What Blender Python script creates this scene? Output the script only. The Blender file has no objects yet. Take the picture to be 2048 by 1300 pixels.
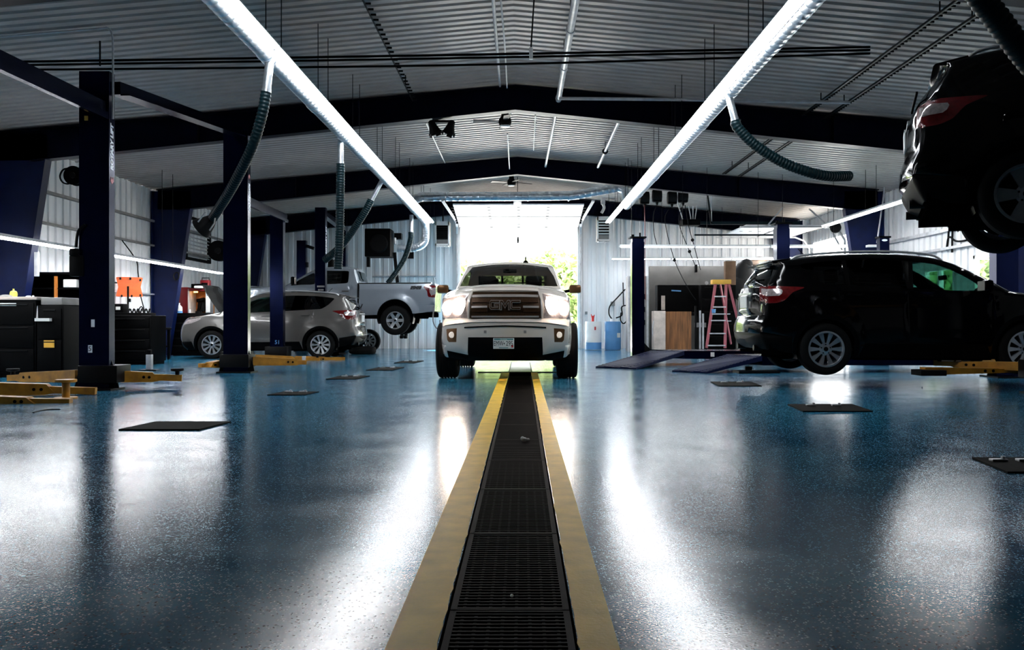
import bpy, bmesh, math, random
from mathutils import Vector as V, Matrix as M
from mathutils.geometry import delaunay_2d_cdt
RND = random.Random(7)
SC = bpy.context.scene
COL = SC.collection
PI = math.pi
# the photograph's perspective: focal length in pixels, vanishing point, eye height
F, CX, CY, H = 1750.0, 1045.0, 645.0, 0.9
def P(px, py, Y): return V(((px - CX) / F * Y, Y, H + (CY - py) / F * Y))
def GY(py): return F * H / (py - CY)                      # distance of a floor point
def GP(px, py): Y = GY(py); return V(((px - CX) / F * Y, Y, 0))

# ---------------------------------------------------------------- materials
def mat(name, col, rough=.5, metal=0., spec=.5, emit=None, es=0., noise=None, bump=None, coat=0., stretch=None):
    m = bpy.data.materials.new(name); m.use_nodes = True
    nt = m.node_tree; b = nt.nodes['Principled BSDF']
    c = (col[0], col[1], col[2], 1)
    b.inputs['Base Color'].default_value = c
    b.inputs['Roughness'].default_value = rough
    b.inputs['Metallic'].default_value = metal
    b.inputs['Specular IOR Level'].default_value = spec
    if coat: b.inputs['Coat Weight'].default_value = coat; b.inputs['Coat Roughness'].default_value = .04
    if emit: b.inputs['Emission Color'].default_value = (*emit, 1); b.inputs['Emission Strength'].default_value = es
    if noise or bump:
        tc = nt.nodes.new('ShaderNodeTexCoord')
        mp = nt.nodes.new('ShaderNodeMapping'); nt.links.new(tc.outputs['Object'], mp.inputs[0])
        if stretch: mp.inputs['Scale'].default_value = stretch
    if noise:
        n = nt.nodes.new('ShaderNodeTexNoise'); n.inputs['Scale'].default_value = noise[0]; n.inputs['Detail'].default_value = 5
        nt.links.new(mp.outputs[0], n.inputs['Vector'])
        mr = nt.nodes.new('ShaderNodeMapRange'); mr.inputs[1].default_value = .3; mr.inputs[2].default_value = .7
        mr.inputs[3].default_value = 1 - noise[1]; mr.inputs[4].default_value = 1 + noise[1] * .6
        nt.links.new(n.outputs[0], mr.inputs[0])
        mx = nt.nodes.new('ShaderNodeMix'); mx.data_type = 'RGBA'; mx.blend_type = 'MULTIPLY'; mx.inputs[0].default_value = 1
        mx.inputs[6].default_value = c; nt.links.new(mr.outputs[0], mx.inputs[7])
        nt.links.new(mx.outputs[2], b.inputs['Base Color'])
    if bump:
        n2 = nt.nodes.new('ShaderNodeTexNoise'); n2.inputs['Scale'].default_value = bump[0]; n2.inputs['Detail'].default_value = 3
        nt.links.new(mp.outputs[0], n2.inputs['Vector'])
        bp = nt.nodes.new('ShaderNodeBump'); bp.inputs['Strength'].default_value = bump[1]; bp.inputs['Distance'].default_value = bump[2] if len(bump) > 2 else .01
        nt.links.new(n2.outputs[0], bp.inputs['Height']); nt.links.new(bp.outputs[0], b.inputs['Normal'])
    return m
def glass_mat(name, tint, rough=.02):
    m = bpy.data.materials.new(name); m.use_nodes = True
    nt = m.node_tree; nt.nodes.clear()
    o = nt.nodes.new('ShaderNodeOutputMaterial'); mx = nt.nodes.new('ShaderNodeMixShader')
    t = nt.nodes.new('ShaderNodeBsdfTransparent'); t.inputs[0].default_value = (*tint, 1)
    g = nt.nodes.new('ShaderNodeBsdfGlossy'); g.inputs['Roughness'].default_value = rough
    lw = nt.nodes.new('ShaderNodeLayerWeight'); pw = nt.nodes.new('ShaderNodeMath'); pw.operation = 'POWER'; pw.inputs[1].default_value = 5
    f = nt.nodes.new('ShaderNodeMath'); f.operation = 'MULTIPLY_ADD'; f.inputs[1].default_value = .9; f.inputs[2].default_value = .045
    nt.links.new(lw.outputs['Facing'], pw.inputs[0]); nt.links.new(pw.outputs[0], f.inputs[0]); nt.links.new(f.outputs[0], mx.inputs[0]); nt.links.new(t.outputs[0], mx.inputs[1]); nt.links.new(g.outputs[0], mx.inputs[2])
    nt.links.new(mx.outputs[0], o.inputs[0])
    return m
def emit_mat(name, col, s):
    m = bpy.data.materials.new(name); m.use_nodes = True
    nt = m.node_tree; nt.nodes.clear()
    o = nt.nodes.new('ShaderNodeOutputMaterial'); e = nt.nodes.new('ShaderNodeEmission')
    e.inputs[0].default_value = (*col, 1); e.inputs[1].default_value = s
    nt.links.new(e.outputs[0], o.inputs[0])
    return m

# ---------------------------------------------------------------- mesh builder
def frame(d):
    d = d.normalized(); u = V((0, 0, 1)) if abs(d.z) < .95 else V((1, 0, 0))
    a = d.cross(u).normalized(); return a, a.cross(d).normalized()
class MB:
    def __init__(s): s.bm = bmesh.new()
    def raw(s, vs, fs):
        bv = [s.bm.verts.new(v) for v in vs]
        for f in fs:
            try: s.bm.faces.new([bv[i] for i in f])
            except ValueError: pass
        return s
    def box(s, c, size, rz=0, bev=0, rot=None):
        mt = M.Translation(c) @ (rot.to_4x4() if rot else M.Rotation(rz, 4, 'Z')) @ M.Diagonal((*size, 1))
        r = bmesh.ops.create_cube(s.bm, size=1, matrix=mt)
        if bev:
            es = list({e for v in r['verts'] for e in v.link_edges})
            bmesh.ops.bevel(s.bm, geom=es, offset=bev, segments=2, affect='EDGES', profile=.6)
        return s
    def span(s, a, b, bev=0):
        return s.box([(a[i] + b[i]) / 2 for i in range(3)], [abs(b[i] - a[i]) for i in range(3)], bev=bev)
    def bar(s, p0, p1, w, h, bev=0):                       # square bar between two points
        p0, p1 = V(p0), V(p1); d = p1 - p0; a, b = frame(d)
        rot = M((a, d.normalized(), b)).transposed()
        return s.box((p0 + p1) / 2, (w, d.length, h), rot=rot, bev=bev)
    def cyl(s, p0, p1, r, r2=None, n=16, caps=True):
        return s.tube([V(p0), V(p1)], [r, r if r2 is None else r2], n, caps=caps)
    def tube(s, pts, r, n=10, caps=True, closed=False):
        pts = [V(p) for p in pts]; k = len(pts)
        rs = r if isinstance(r, (list, tuple)) else [r] * k
        rings = []; a = None
        for i, p in enumerate(pts):
            if closed: d = pts[(i + 1) % k] - pts[i - 1]
            else: d = pts[min(i + 1, k - 1)] - pts[max(i - 1, 0)]
            if d.length < 1e-9: d = V((0, 0, 1))
            d.normalize()
            if a is None: a, b = frame(d)
            else:
                a = a - d * a.dot(d)
                if a.length < 1e-6: a, b = frame(d)
                a.normalize(); b = a.cross(d)
            rings.append([s.bm.verts.new(p + (a * math.cos(2 * PI * j / n) + b * math.sin(2 * PI * j / n)) * rs[i]) for j in range(n)])
        for i in range(k if closed else k - 1):
            r0, r1 = rings[i], rings[(i + 1) % k]
            for j in range(n): s.bm.faces.new((r0[j], r0[(j + 1) % n], r1[(j + 1) % n], r1[j]))
        if caps and not closed:
            s.bm.faces.new(rings[0][::-1]); s.bm.faces.new(rings[-1])
        return s
    def lathe(s, prof, c=(0, 0, 0), axis='z', n=32, closed=False):   # prof: (radius, height)
        c = V(c); rings = []
        for r, h in prof:
            ring = []
            for j in range(n):
                t = 2 * PI * j / n; x, y = r * math.cos(t), r * math.sin(t)
                p = {'z': V((x, y, h)), 'y': V((x, h, y)), 'x': V((h, x, y))}[axis]
                ring.append(s.bm.verts.new(c + p))
            rings.append(ring)
        k = len(rings)
        for i in range(k if closed else k - 1):
            r0, r1 = rings[i], rings[(i + 1) % k]
            for j in range(n): s.bm.faces.new((r0[j], r0[(j + 1) % n], r1[(j + 1) % n], r1[j]))
        if not closed:
            if prof[0][0] > 1e-4: s.bm.faces.new(rings[0][::-1])
            if prof[-1][0] > 1e-4: s.bm.faces.new(rings[-1])
        return s
    def prism(s, poly, f3, d0, d1):                       # poly extruded; f3(u, v, d) -> point
        a = [s.bm.verts.new(f3(u, v, d0)) for u, v in poly]; b = [s.bm.verts.new(f3(u, v, d1)) for u, v in poly]
        k = len(poly)
        for i in range(k): s.bm.faces.new((a[i], a[(i + 1) % k], b[(i + 1) % k], b[i]))
        s.bm.faces.new(a[::-1]); s.bm.faces.new(b)
        return s
    def ball(s, c, r, sc=(1, 1, 1), n=16):
        bmesh.ops.create_uvsphere(s.bm, u_segments=n, v_segments=max(6, n // 2), radius=r, matrix=M.Translation(c) @ M.Diagonal((*sc, 1)))
        return s
    def xform(s, mt): s.bm.transform(mt); return s
    def build(s, name, m, parent=None, smooth=35, weld=0):
        if weld: bmesh.ops.remove_doubles(s.bm, verts=s.bm.verts[:], dist=weld)
        bmesh.ops.recalc_face_normals(s.bm, faces=s.bm.faces[:])
        off = V((0, 0, 0)); p = parent
        while p: off = off + p.location; p = p.parent
        vs = [v.co for v in s.bm.verts]
        if parent is None and vs:
            lo = [min(v[i] for v in vs) for i in range(3)]; hi = [max(v[i] for v in vs) for i in range(3)]
            off = V(((lo[0] + hi[0]) / 2, (lo[1] + hi[1]) / 2, lo[2]))
        s.bm.transform(M.Translation(-off))
        me = bpy.data.meshes.new(name); s.bm.to_mesh(me); s.bm.free()
        if smooth:
            for p_ in me.polygons: p_.use_smooth = True
            if smooth < 180: me.set_sharp_from_angle(angle=math.radians(smooth))
        me.materials.append(m)
        o = bpy.data.objects.new(name, me); COL.objects.link(o)
        if parent: o.parent = parent
        else: o.location = off
        return o
def tag(o, label, cat, group=None, kind=None):
    o['label'] = label; o['category'] = cat
    if group: o['group'] = group
    if kind: o['kind'] = kind
    return o
def struct(o): o['kind'] = 'structure'; return o
def T(name, label, cat, loc=(0, 0, 0), group=None):
    o = bpy.data.objects.new(name, None); o.empty_display_size = .1; COL.objects.link(o); o.location = loc
    return tag(o, label, cat, group)
def dup(root, loc, label=None, rz=None, swap=None, group=None):
    def cp(o, par):
        c = o.copy(); COL.objects.link(c); c.parent = par
        if swap and o.type == 'MESH' and o.data.materials and o.data.materials[0].name in swap:
            c.data = o.data.copy(); c.data.materials[0] = swap[o.data.materials[0].name]
        for ch in [x for x in bpy.data.objects if x.parent == o]: cp(ch, c)
        return c
    r = cp(root, None); r.location = loc
    if rz is not None: r.rotation_euler = (0, 0, rz)
    if label: r['label'] = label
    if group: r['group'] = group
    return r
def spline(pts, n=8):
    pts = [V(p) for p in pts]; out = []
    for i in range(len(pts) - 1):
        p0, p1, p2, p3 = pts[max(i - 1, 0)], pts[i], pts[i + 1], pts[min(i + 2, len(pts) - 1)]
        for k in range(n):
            t = k / n
            out.append(.5 * ((2 * p1) + (p2 - p0) * t + (2 * p0 - 5 * p1 + 4 * p2 - p3) * t * t + (3 * p1 - p0 - 3 * p2 + p3) * t ** 3))
    out.append(pts[-1]); return out
def text_verts(txt, size, depth, shear=0, bold=0):
    cu = bpy.data.curves.new('tmp', 'FONT'); cu.body = txt; cu.size = size; cu.extrude = depth / 2; cu.align_x = 'CENTER'; cu.align_y = 'CENTER'
    cu.shear = shear; cu.offset = bold; cu.resolution_u = 3
    o = bpy.data.objects.new('tmp', cu); COL.objects.link(o)
    dg = bpy.context.evaluated_depsgraph_get(); dg.update()
    me = bpy.data.meshes.new_from_object(o.evaluated_get(dg))
    vs = [v.co.copy() for v in me.vertices]; fs = [tuple(p.vertices) for p in me.polygons]
    bpy.data.objects.remove(o); bpy.data.curves.remove(cu); bpy.data.meshes.remove(me)
    return vs, fs
def lettering(txt, size, fn, m, parent, name='lettering', depth=.006, shear=0, bold=0, sx=1):
    vs, fs = text_verts(txt, size, depth, shear, bold)
    return MB().raw([fn(v.x * sx, v.y, v.z) for v in vs], fs).build(name, m, parent, smooth=0)

# ---------------------------------------------------------------- palette
MT = {}
def dm(k, *a, **kw): MT[k] = mat(k, *a, **kw); return MT[k]
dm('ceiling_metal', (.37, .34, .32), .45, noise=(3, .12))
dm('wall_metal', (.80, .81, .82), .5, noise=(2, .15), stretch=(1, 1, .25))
dm('frame_paint_lit', (.0006, .0055, .042), .4, spec=.2, noise=(4, .3))  # columns: same paint as the rafters, bluer to carry the wall strips' light
dm('frame_paint_shaded', (.0018, .003, .012), .45, .8, spec=.15, noise=(4, .3))  # rafters: same paint as the columns, with roof shade put into the colour
dm('lift_blue', (.0010, .0038, .028), .2, .8, spec=.3, noise=(5, .25))
dm('lift_yellow', (.36, .155, .005), .5, noise=(9, .35))
dm('black_plastic', (.0012, .0012, .0014), .5, spec=.05, noise=(8, .2))
dm('black_rubber', (.003, .003, .0035), .7, spec=.15, noise=(20, .3))
dm('dark_steel', (.003, .003, .0034), .45, spec=.12, noise=(8, .3))
dm('galvanized', (.62, .68, .74), .3, .9, noise=(14, .2))
dm('light_steel', (.55, .56, .58), .4, .5, noise=(8, .2))
dm('hose_teal', (.0015, .012, .016), .45, spec=.16, noise=(10, .2))
dm('white_paint', (.78, .78, .77), .35, noise=(4, .06))
dm('housing_white', (.7, .72, .74), .45, noise=(4, .08))
dm('grey_paint', (.20, .195, .19), .5, noise=(4, .2))
dm('paper_white', (.75, .75, .72), .8, noise=(10, .08))
dm('plywood', (.23, .09, .025), .6, noise=(3, .5), stretch=(6, 6, .6))
dm('pale_board', (.55, .47, .41), .7, noise=(5, .25))
dm('plaster', (.06, .057, .052), .85, noise=(3, .2), bump=(30, .2))
dm('cardboard', (.16, .09, .05), .85, noise=(5, .25))
dm('red_paint', (.13, .006, .008), .3, noise=(5, .2))
dm('red_plastic', (.5, .02, .02), .4, noise=(6, .2))
dm('pink_fiberglass', (.38, .085, .11), .45, noise=(6, .15))
dm('orange_plastic', (.9, .13, .01), .45, noise=(8, .12))
dm('orange_wood', (.5, .17, .03), .5, noise=(6, .3))
dm('blue_plastic', (.10, .28, .55), .4, noise=(3, .15))
dm('yellow_plastic', (.75, .7, .12), .5, noise=(5, .1))
dm('fabric_dark', (.004, .004, .0045), .95, noise=(12, .3))
dm('bag_brown', (.16, .11, .08), .9, noise=(8, .35), bump=(9, .6, .03))
dm('stripe_yellow', (.80, .50, .05), .42, noise=(7, .18), bump=(70, .25, .004), spec=.12)
dm('grate_iron', (.0022, .0012, .001), .6, noise=(30, .4), spec=.03)
dm('concrete_out', (.55, .54, .52), .8, noise=(3, .15))
dm('bark', (.10, .07, .05), .9, noise=(8, .4))
dm('tire', (.003, .003, .003), .8, noise=(25, .2), spec=.15)
dm('rim_silver', (.55, .57, .60), .28, .85, noise=(12, .1))
dm('rim_dark', (.03, .03, .033), .4, .6, noise=(12, .1))
dm('chrome', (.80, .72, .66), .2, .7, noise=(12, .05))
dm('car_white', (.62, .57, .51), .22, 0, noise=(3, .04), coat=.6)  # white paint warmed toward cream to carry the headlights' glow
dm('underbody_black', (.0012, .0012, .0013), .9, spec=0, noise=(8, .2))
dm('ramp_blue', (.001, .0045, .03), .6, spec=.1, noise=(6, .3))
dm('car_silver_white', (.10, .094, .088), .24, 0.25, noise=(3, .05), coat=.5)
dm('truck_silver', (.20, .23, .265), .26, .25, noise=(3, .05), coat=.5)
dm('car_black', (.0012, .0012, .0014), .10, 0, spec=.28, noise=(3, .1))
dm('interior', (.004, .0036, .0036), .8, spec=.15, noise=(9, .2))
dm('red_lens', (.10, .003, .004), .12, noise=(30, .3), coat=.6)
dm('clear_lens', (.34, .30, .30), .12, .3, noise=(40, .3), coat=.6)
dm('grille_flare_tint', (.05, .022, .008), .35, .6, noise=(60, .4))  # dark chrome grille, tinted brown for the headlight flare's glow
dm('bronze_bar', (.16, .075, .03), .3, .6, noise=(12, .1))
dm('plate_white', (.68, .72, .72), .5, noise=(12, .06))
dm('plate_green', (.04, .2, .2), .5, noise=(12, .06))
dm('ink', (.01, .012, .015), .6, noise=(12, .06))
dm('letter_white', (.8, .86, .95), .5, noise=(12, .05))
dm('amber_plate', (.75, .4, .04), .5, noise=(5, .1))
dm('floor_plate', (.006, .0045, .0035), .75, 0, spec=.05, noise=(18, .5), bump=(60, .3, .003))
dm('door_panel', (.85, .86, .9), .45, noise=(3, .04))
GLASS = glass_mat('car_glass', (.30, .31, .30))
GLASS_TEAL = glass_mat('side_glass', (.16, .31, .27))
GLASS_DARK = glass_mat('privacy_glass', (.012, .013, .014))
GLASS_CLEAR = glass_mat('window_glass', (.85, .93, .9))
TUBE = emit_mat('fluorescent_tube', (.93, .965, 1.0), 36)
WALLTUBE = emit_mat('wall_tube', (.93, .965, 1.0), 48)
BENCHTUBE = emit_mat('bench_tube', (.93, .96, 1.0), 30)
HEADLAMP = emit_mat('headlamp_glow', (1.0, .80, .65), 40)
FOGLAMP = mat('fog_lens', (.7, .66, .6), .15, .3, noise=(40, .2), emit=(1, .85, .7), es=.35)
WARMLAMP = emit_mat('work_lamp', (1.0, .45, .08), 14)
OPENERLAMP = emit_mat('opener_lamp', (.9, .95, 1), 3)
# ================================================================ the setting
W, YN, YF, RX = 9.9, -3.2, 30.3, -0.13
def roof_z(x): return 5.34 - .09 * abs(x - RX)
def floor_material():
    m = mat('epoxy_floor', (.02, .07, .11), .22); nt = m.node_tree; b = nt.nodes['Principled BSDF']
    N, L = nt.nodes.new, nt.links.new
    tc = N('ShaderNodeTexCoord')
    big = N('ShaderNodeTexNoise'); big.inputs['Scale'].default_value = .55; big.inputs['Detail'].default_value = 6; L(tc.outputs['Object'], big.inputs['Vector'])
    r1 = N('ShaderNodeValToRGB'); r1.color_ramp.elements[0].position = .35; r1.color_ramp.elements[1].position = .68
    r1.color_ramp.elements[0].color = (.002, .072, .150, 1); r1.color_ramp.elements[1].color = (.007, .135, .225, 1)
    L(big.outputs[0], r1.inputs[0])
    col = r1.outputs[0]
    jn = N('ShaderNodeTexNoise'); jn.inputs['Scale'].default_value = 140; jn.inputs['Detail'].default_value = 2; L(tc.outputs['Object'], jn.inputs['Vector'])
    wv = N('ShaderNodeVectorMath'); wv.operation = 'MULTIPLY_ADD'; wv.inputs[1].default_value = (.014, .014, .0); L(jn.outputs['Color'], wv.inputs[0]); L(tc.outputs['Object'], wv.inputs[2])
    for sc_, lo, c in ((112, .075, (.42, .66, .74, 1)), (92, .085, (.001, .005, .010, 1))):
        vo = N('ShaderNodeTexVoronoi'); vo.inputs['Scale'].default_value = sc_; L(wv.outputs[0], vo.inputs['Vector'])
        sp = N('ShaderNodeSeparateColor'); L(vo.outputs['Color'], sp.inputs[0])
        c1 = N('ShaderNodeMath'); c1.operation = 'LESS_THAN'; c1.inputs[1].default_value = .27 if sc_ > 100 else .16; L(sp.outputs[0 if sc_ > 60 else 1], c1.inputs[0])
        c2 = N('ShaderNodeMath'); c2.operation = 'LESS_THAN'; c2.inputs[1].default_value = .36; L(vo.outputs['Distance'], c2.inputs[0])
        c3 = N('ShaderNodeMath'); c3.operation = 'MULTIPLY'; L(c1.outputs[0], c3.inputs[0]); L(c2.outputs[0], c3.inputs[1])
        mx = N('ShaderNodeMix'); mx.data_type = 'RGBA'; L(c3.outputs[0], mx.inputs[0]); L(col, mx.inputs[6]); mx.inputs[7].default_value = c
        col = mx.outputs[2]
    L(col, b.inputs['Base Color'])
    n2 = N('ShaderNodeTexNoise'); n2.inputs['Scale'].default_value = 2.2; n2.inputs['Detail'].default_value = 6; L(tc.outputs['Object'], n2.inputs['Vector'])
    mr = N('ShaderNodeMapRange'); mr.inputs[1].default_value = .3; mr.inputs[2].default_value = .7; mr.inputs[3].default_value = .12; mr.inputs[4].default_value = .20
    L(n2.outputs[0], mr.inputs[0]); L(mr.outputs[0], b.inputs['Roughness'])
    n3 = N('ShaderNodeTexNoise'); n3.inputs['Scale'].default_value = 130; n3.inputs['Detail'].default_value = 4; L(tc.outputs['Object'], n3.inputs['Vector'])
    bp = N('ShaderNodeBump'); bp.inputs['Strength'].default_value = .2; bp.inputs['Distance'].default_value = .002
    L(n3.outputs[0], bp.inputs['Height']); L(bp.outputs[0], b.inputs['Normal'])
    b.inputs['Specular IOR Level'].default_value = .52
    return m
TX0, TX1, TY0, TY1 = -.235, .155, -2.0, 15.75
fl = MB(); x0, x1 = -W - .06, W + .06
YF_ = YF; YF = YF + .06
fl.raw([(x0, YN, 0), (TX0, YN, 0), (TX0, YF, 0), (x0, YF, 0)], [(0, 1, 2, 3)])
fl.raw([(TX1, YN, 0), (x1, YN, 0), (x1, YF, 0), (TX1, YF, 0)], [(0, 1, 2, 3)])
fl.raw([(TX0, YN, 0), (TX1, YN, 0), (TX1, TY0, 0), (TX0, TY0, 0)], [(0, 1, 2, 3)])
fl.raw([(TX0, TY1, 0), (TX1, TY1, 0), (TX1, YF, 0), (TX0, YF, 0)], [(0, 1, 2, 3)])
YF = YF_
struct(fl.build('floor', floor_material(), smooth=0))
tr = MB()                                                   # the trench the grates lie in
tr.raw([(TX0, TY0, 0), (TX1, TY0, 0), (TX1, TY1, 0), (TX0, TY1, 0), (TX0, TY0, -.18), (TX1, TY0, -.18), (TX1, TY1, -.18), (TX0, TY1, -.18)],
       [(4, 5, 6, 7), (0, 1, 5, 4), (1, 2, 6, 5), (2, 3, 7, 6), (3, 0, 4, 7)])
struct(tr.build('trim_1', MT['black_plastic'], smooth=0))
# ceiling: ribbed metal, ribs running across the building
ce = MB(); pts = []; y = YN; p = .215
while y < YF + .3:
    pts += [(y, 0), (y + .11, 0), (y + .135, .026), (y + .19, .026)]; y += p
vs = []; fs = []
for (yy, d) in pts:
    for xx in (-W - .08, RX, W + .08): vs.append((xx, yy, roof_z(xx) + d))
for i in range(len(pts) - 1):
    for k in (0, 1): a = i * 3 + k; fs.append((a, a + 1, a + 4, a + 3))
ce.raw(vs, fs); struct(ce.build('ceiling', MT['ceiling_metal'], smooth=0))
def corr(rects, f3, pitch=.30, depth=.035):
    mb = MB()
    for u0, u1, z0, zt in rects:
        us = {u0, u1}; k = math.floor(u0 / pitch) - 1
        while k * pitch < u1:
            for a in (0, .5, .58, .92): 
                u = (k + a) * pitch
                if u0 < u < u1: us.add(u)
            k += 1
        us = sorted(us)
        def dd(u):
            t = (u / pitch) % 1
            return 0 if t <= .5 else (t - .5) / .08 * depth if t < .58 else depth if t < .92 else (1 - t) / .08 * depth
        vs, fs = [], []
        for u in us: vs += [f3(u, z0, dd(u)), f3(u, zt(u) if callable(zt) else zt, dd(u))]
        for i in range(len(us) - 1): fs.append((2 * i, 2 * i + 2, 2 * i + 3, 2 * i + 1))
        mb.raw(vs, fs)
    return mb
DX0, DX1, DZ = -2.17, 1.92, 4.42
zr = lambda u: roof_z(u) + .03
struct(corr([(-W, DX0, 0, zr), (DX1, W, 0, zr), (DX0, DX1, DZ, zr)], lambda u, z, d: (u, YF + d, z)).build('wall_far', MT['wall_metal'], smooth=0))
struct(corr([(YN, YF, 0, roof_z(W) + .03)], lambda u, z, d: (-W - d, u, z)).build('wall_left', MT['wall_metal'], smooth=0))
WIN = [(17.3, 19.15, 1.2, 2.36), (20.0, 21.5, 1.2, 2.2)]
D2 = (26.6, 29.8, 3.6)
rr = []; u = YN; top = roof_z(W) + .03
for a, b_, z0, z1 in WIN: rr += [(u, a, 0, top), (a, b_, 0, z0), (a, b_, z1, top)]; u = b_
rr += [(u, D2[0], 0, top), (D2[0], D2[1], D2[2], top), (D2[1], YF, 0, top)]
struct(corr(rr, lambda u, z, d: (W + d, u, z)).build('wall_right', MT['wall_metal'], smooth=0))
struct(corr([(-W, W, 0, zr)], lambda u, z, d: (u, YN - d, z)).build('wall_near', MT['dark_steel'], smooth=0))
struct(MB().span((4.25, 29.3, 0), (9.6, 29.5, 2.79), bev=.01).build('wall_partition', MT['plaster']))
# girts and conduits along the side walls
for i, (z, r) in enumerate(((2.95, .025), (1.65, .02), (3.6, .03))):
    mb = MB(); mb.span((-W + .0, YN + .1, z - r), (-W + .09, YF - .1, z + r)); struct(mb.build('trim_%d' % (2 + i), MT['grey_paint' if i != 1 else 'light_steel']))
for i, (z, r) in enumerate(((3.05, .04), (2.62, .03))):
    mb = MB(); mb.span((W - .08, YN + .1, z - r), (W, 26.2, z + r)); struct(mb.build('trim_%d' % (5 + i), MT['light_steel']))
# corner and jamb trims of the far wall
for i, (xa, xb, ya, z1) in enumerate(((DX0 - .12, DX0 + .02, YF - .06, DZ + .1), (DX1 - .02, DX1 + .12, YF - .06, DZ + .1))):
    struct(MB().span((xa, ya, 0), (xb, YF + .1, z1), bev=.01).build('trim_%d' % (7 + i), MT['white_paint']))
struct(MB().span((DX0, YF - .05, DZ - .06), (DX1, YF + .1, DZ + .1), bev=.01).build('trim_9', MT['dark_steel']))
# windows in the right wall
for i, (a, b_, z0, z1) in enumerate(WIN):
    r = T('window_%d' % (i + 1), ('white framed window beyond the raised crossover, nearer of two in the right wall', 'white framed sliding window seen through the front glass of the black crossover')[i], 'window', (W, (a + b_) / 2, z0)); r['kind'] = 'structure'
    fm = MB(); m_ = (a + b_) / 2
    for s in ((a, a + .07, z0, z1), (b_ - .07, b_, z0, z1), (a, b_, z0, z0 + .07), (a, b_, z1 - .07, z1), (m_ - .035, m_ + .035, z0, z1)):
        fm.span((W - .04, s[0], s[2]), (W + .07, s[1], s[3]))
    fm.build('window_frame', MT['white_paint'], r)
    MB().span((W + .01, a + .05, z0 + .05), (W + .02, b_ - .05, z1 - .05)).build('pane', GLASS_CLEAR, r, smooth=0)
# ---------------------------------------------------------------- raised sectional doors
def section_door(name, label, edges, tracks, hinges, f3, u0, u1):
    r = T(name, label, 'door', f3((u0 + u1) / 2, edges[0][0], 0)); r['kind'] = 'structure'
    for (ya, za), (yb, zb) in zip(edges[:-1], edges[1:]):
        n = V((0, -(zb - za), (yb - ya))).normalized()
        mb = MB(); pr = []
        L_ = math.hypot(yb - ya, zb - za); k = 2
        for i in range(k):                                  # two ribs per section
            t0, t1 = (i + .012) / k, (i + 1 - .012) / k
            a0 = (ya + (yb - ya) * t0, za + (zb - za) * t0); a1 = (ya + (yb - ya) * t1, za + (zb - za) * t1)
            nn = (n.y * .04, n.z * .04)
            quad = [a0, a1, (a1[0] + nn[0], a1[1] + nn[1]), (a0[0] + nn[0], a0[1] + nn[1])]
            mb.prism(quad, lambda p, q, d: f3(d, p, q), u0, u1)
        mb.build('door_section', MT['door_panel'], r)
        sb = MB(); w = .035
        sb.prism([(ya - w * .5, za - .05), (ya + w * .5, za - .05), (ya + w * .5, za + .02), (ya - w * .5, za + .02)], lambda p, q, d: f3(d, p, q), u0, u1)
        sb.build('strut', MT['dark_steel'], r)
        for h in hinges:
            for t in (.04, .3, .55, .8):
                q = f3(u0 + (u1 - u0) * h, ya + (yb - ya) * t, za + (zb - za) * t - .02)
                MB().box(q, (.09, .07, .05)).build('hinge', MT['dark_steel'], r)
    for tpath in tracks:
        pts = [f3(*q) for q in tpath]; mb = MB()
        for a, b_ in zip(pts[:-1], pts[1:]): mb.bar(a, b_, .07, .05)
        mb.build('track', MT['light_steel'], r)
    return r
f_far = lambda u, y, z: V((u, y, z))
trk = lambda x: [(x, 30.18, 0), (x, 30.18, 3.95), (x, 30.05, 4.2), (x, 29.7, 4.33), (x, 24.6, 4.33)]
d1 = section_door('door_1', 'white sectional overhead door raised above the bright opening', [(29.95, 4.19), (28.45, 4.385), (27.0, 4.57)], [trk(DX0 - .08), trk(DX1 + .08)], (.27, .5, .73), f_far, DX0 + .02, DX1 - .02)
for sx in (DX0 - .02, DX1 + .02):
    for k in range(7):
        yy = 29.6 - k * .38; MB().box((sx, yy, 4.3 + (29.6 - yy) * .1), (.10, .1, .12)).build('roller_bracket', MT['dark_steel'], d1)
f_right = lambda u, y, z: V((y, u, z))
trk2 = lambda y: [(9.78, y, 0), (9.78, y, 3.4), (9.6, y, 3.68), (9.3, y, 3.8), (6.6, y, 3.8)]
d2 = section_door('door_2', 'white sectional side door raised under the ceiling at far right', [(9.2, 3.86), (8.0, 3.87), (6.8, 3.88)], [[(q[1], q[0], q[2]) for q in trk2(26.55)], [(q[1], q[0], q[2]) for q in trk2(29.85)]], (.5,), f_right, 26.6, 29.8)
for a, b_ in (((9.3, 26.55, 3.8), (8.7, 26.55, 4.35)), ((9.3, 26.55, 3.8), (9.7, 26.55, 3.1)), ((7.4, 26.55, 3.8), (7.9, 26.55, 4.4))): MB().bar(a, b_, .04, .04).build('hanger', MT['light_steel'], d2)
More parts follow.
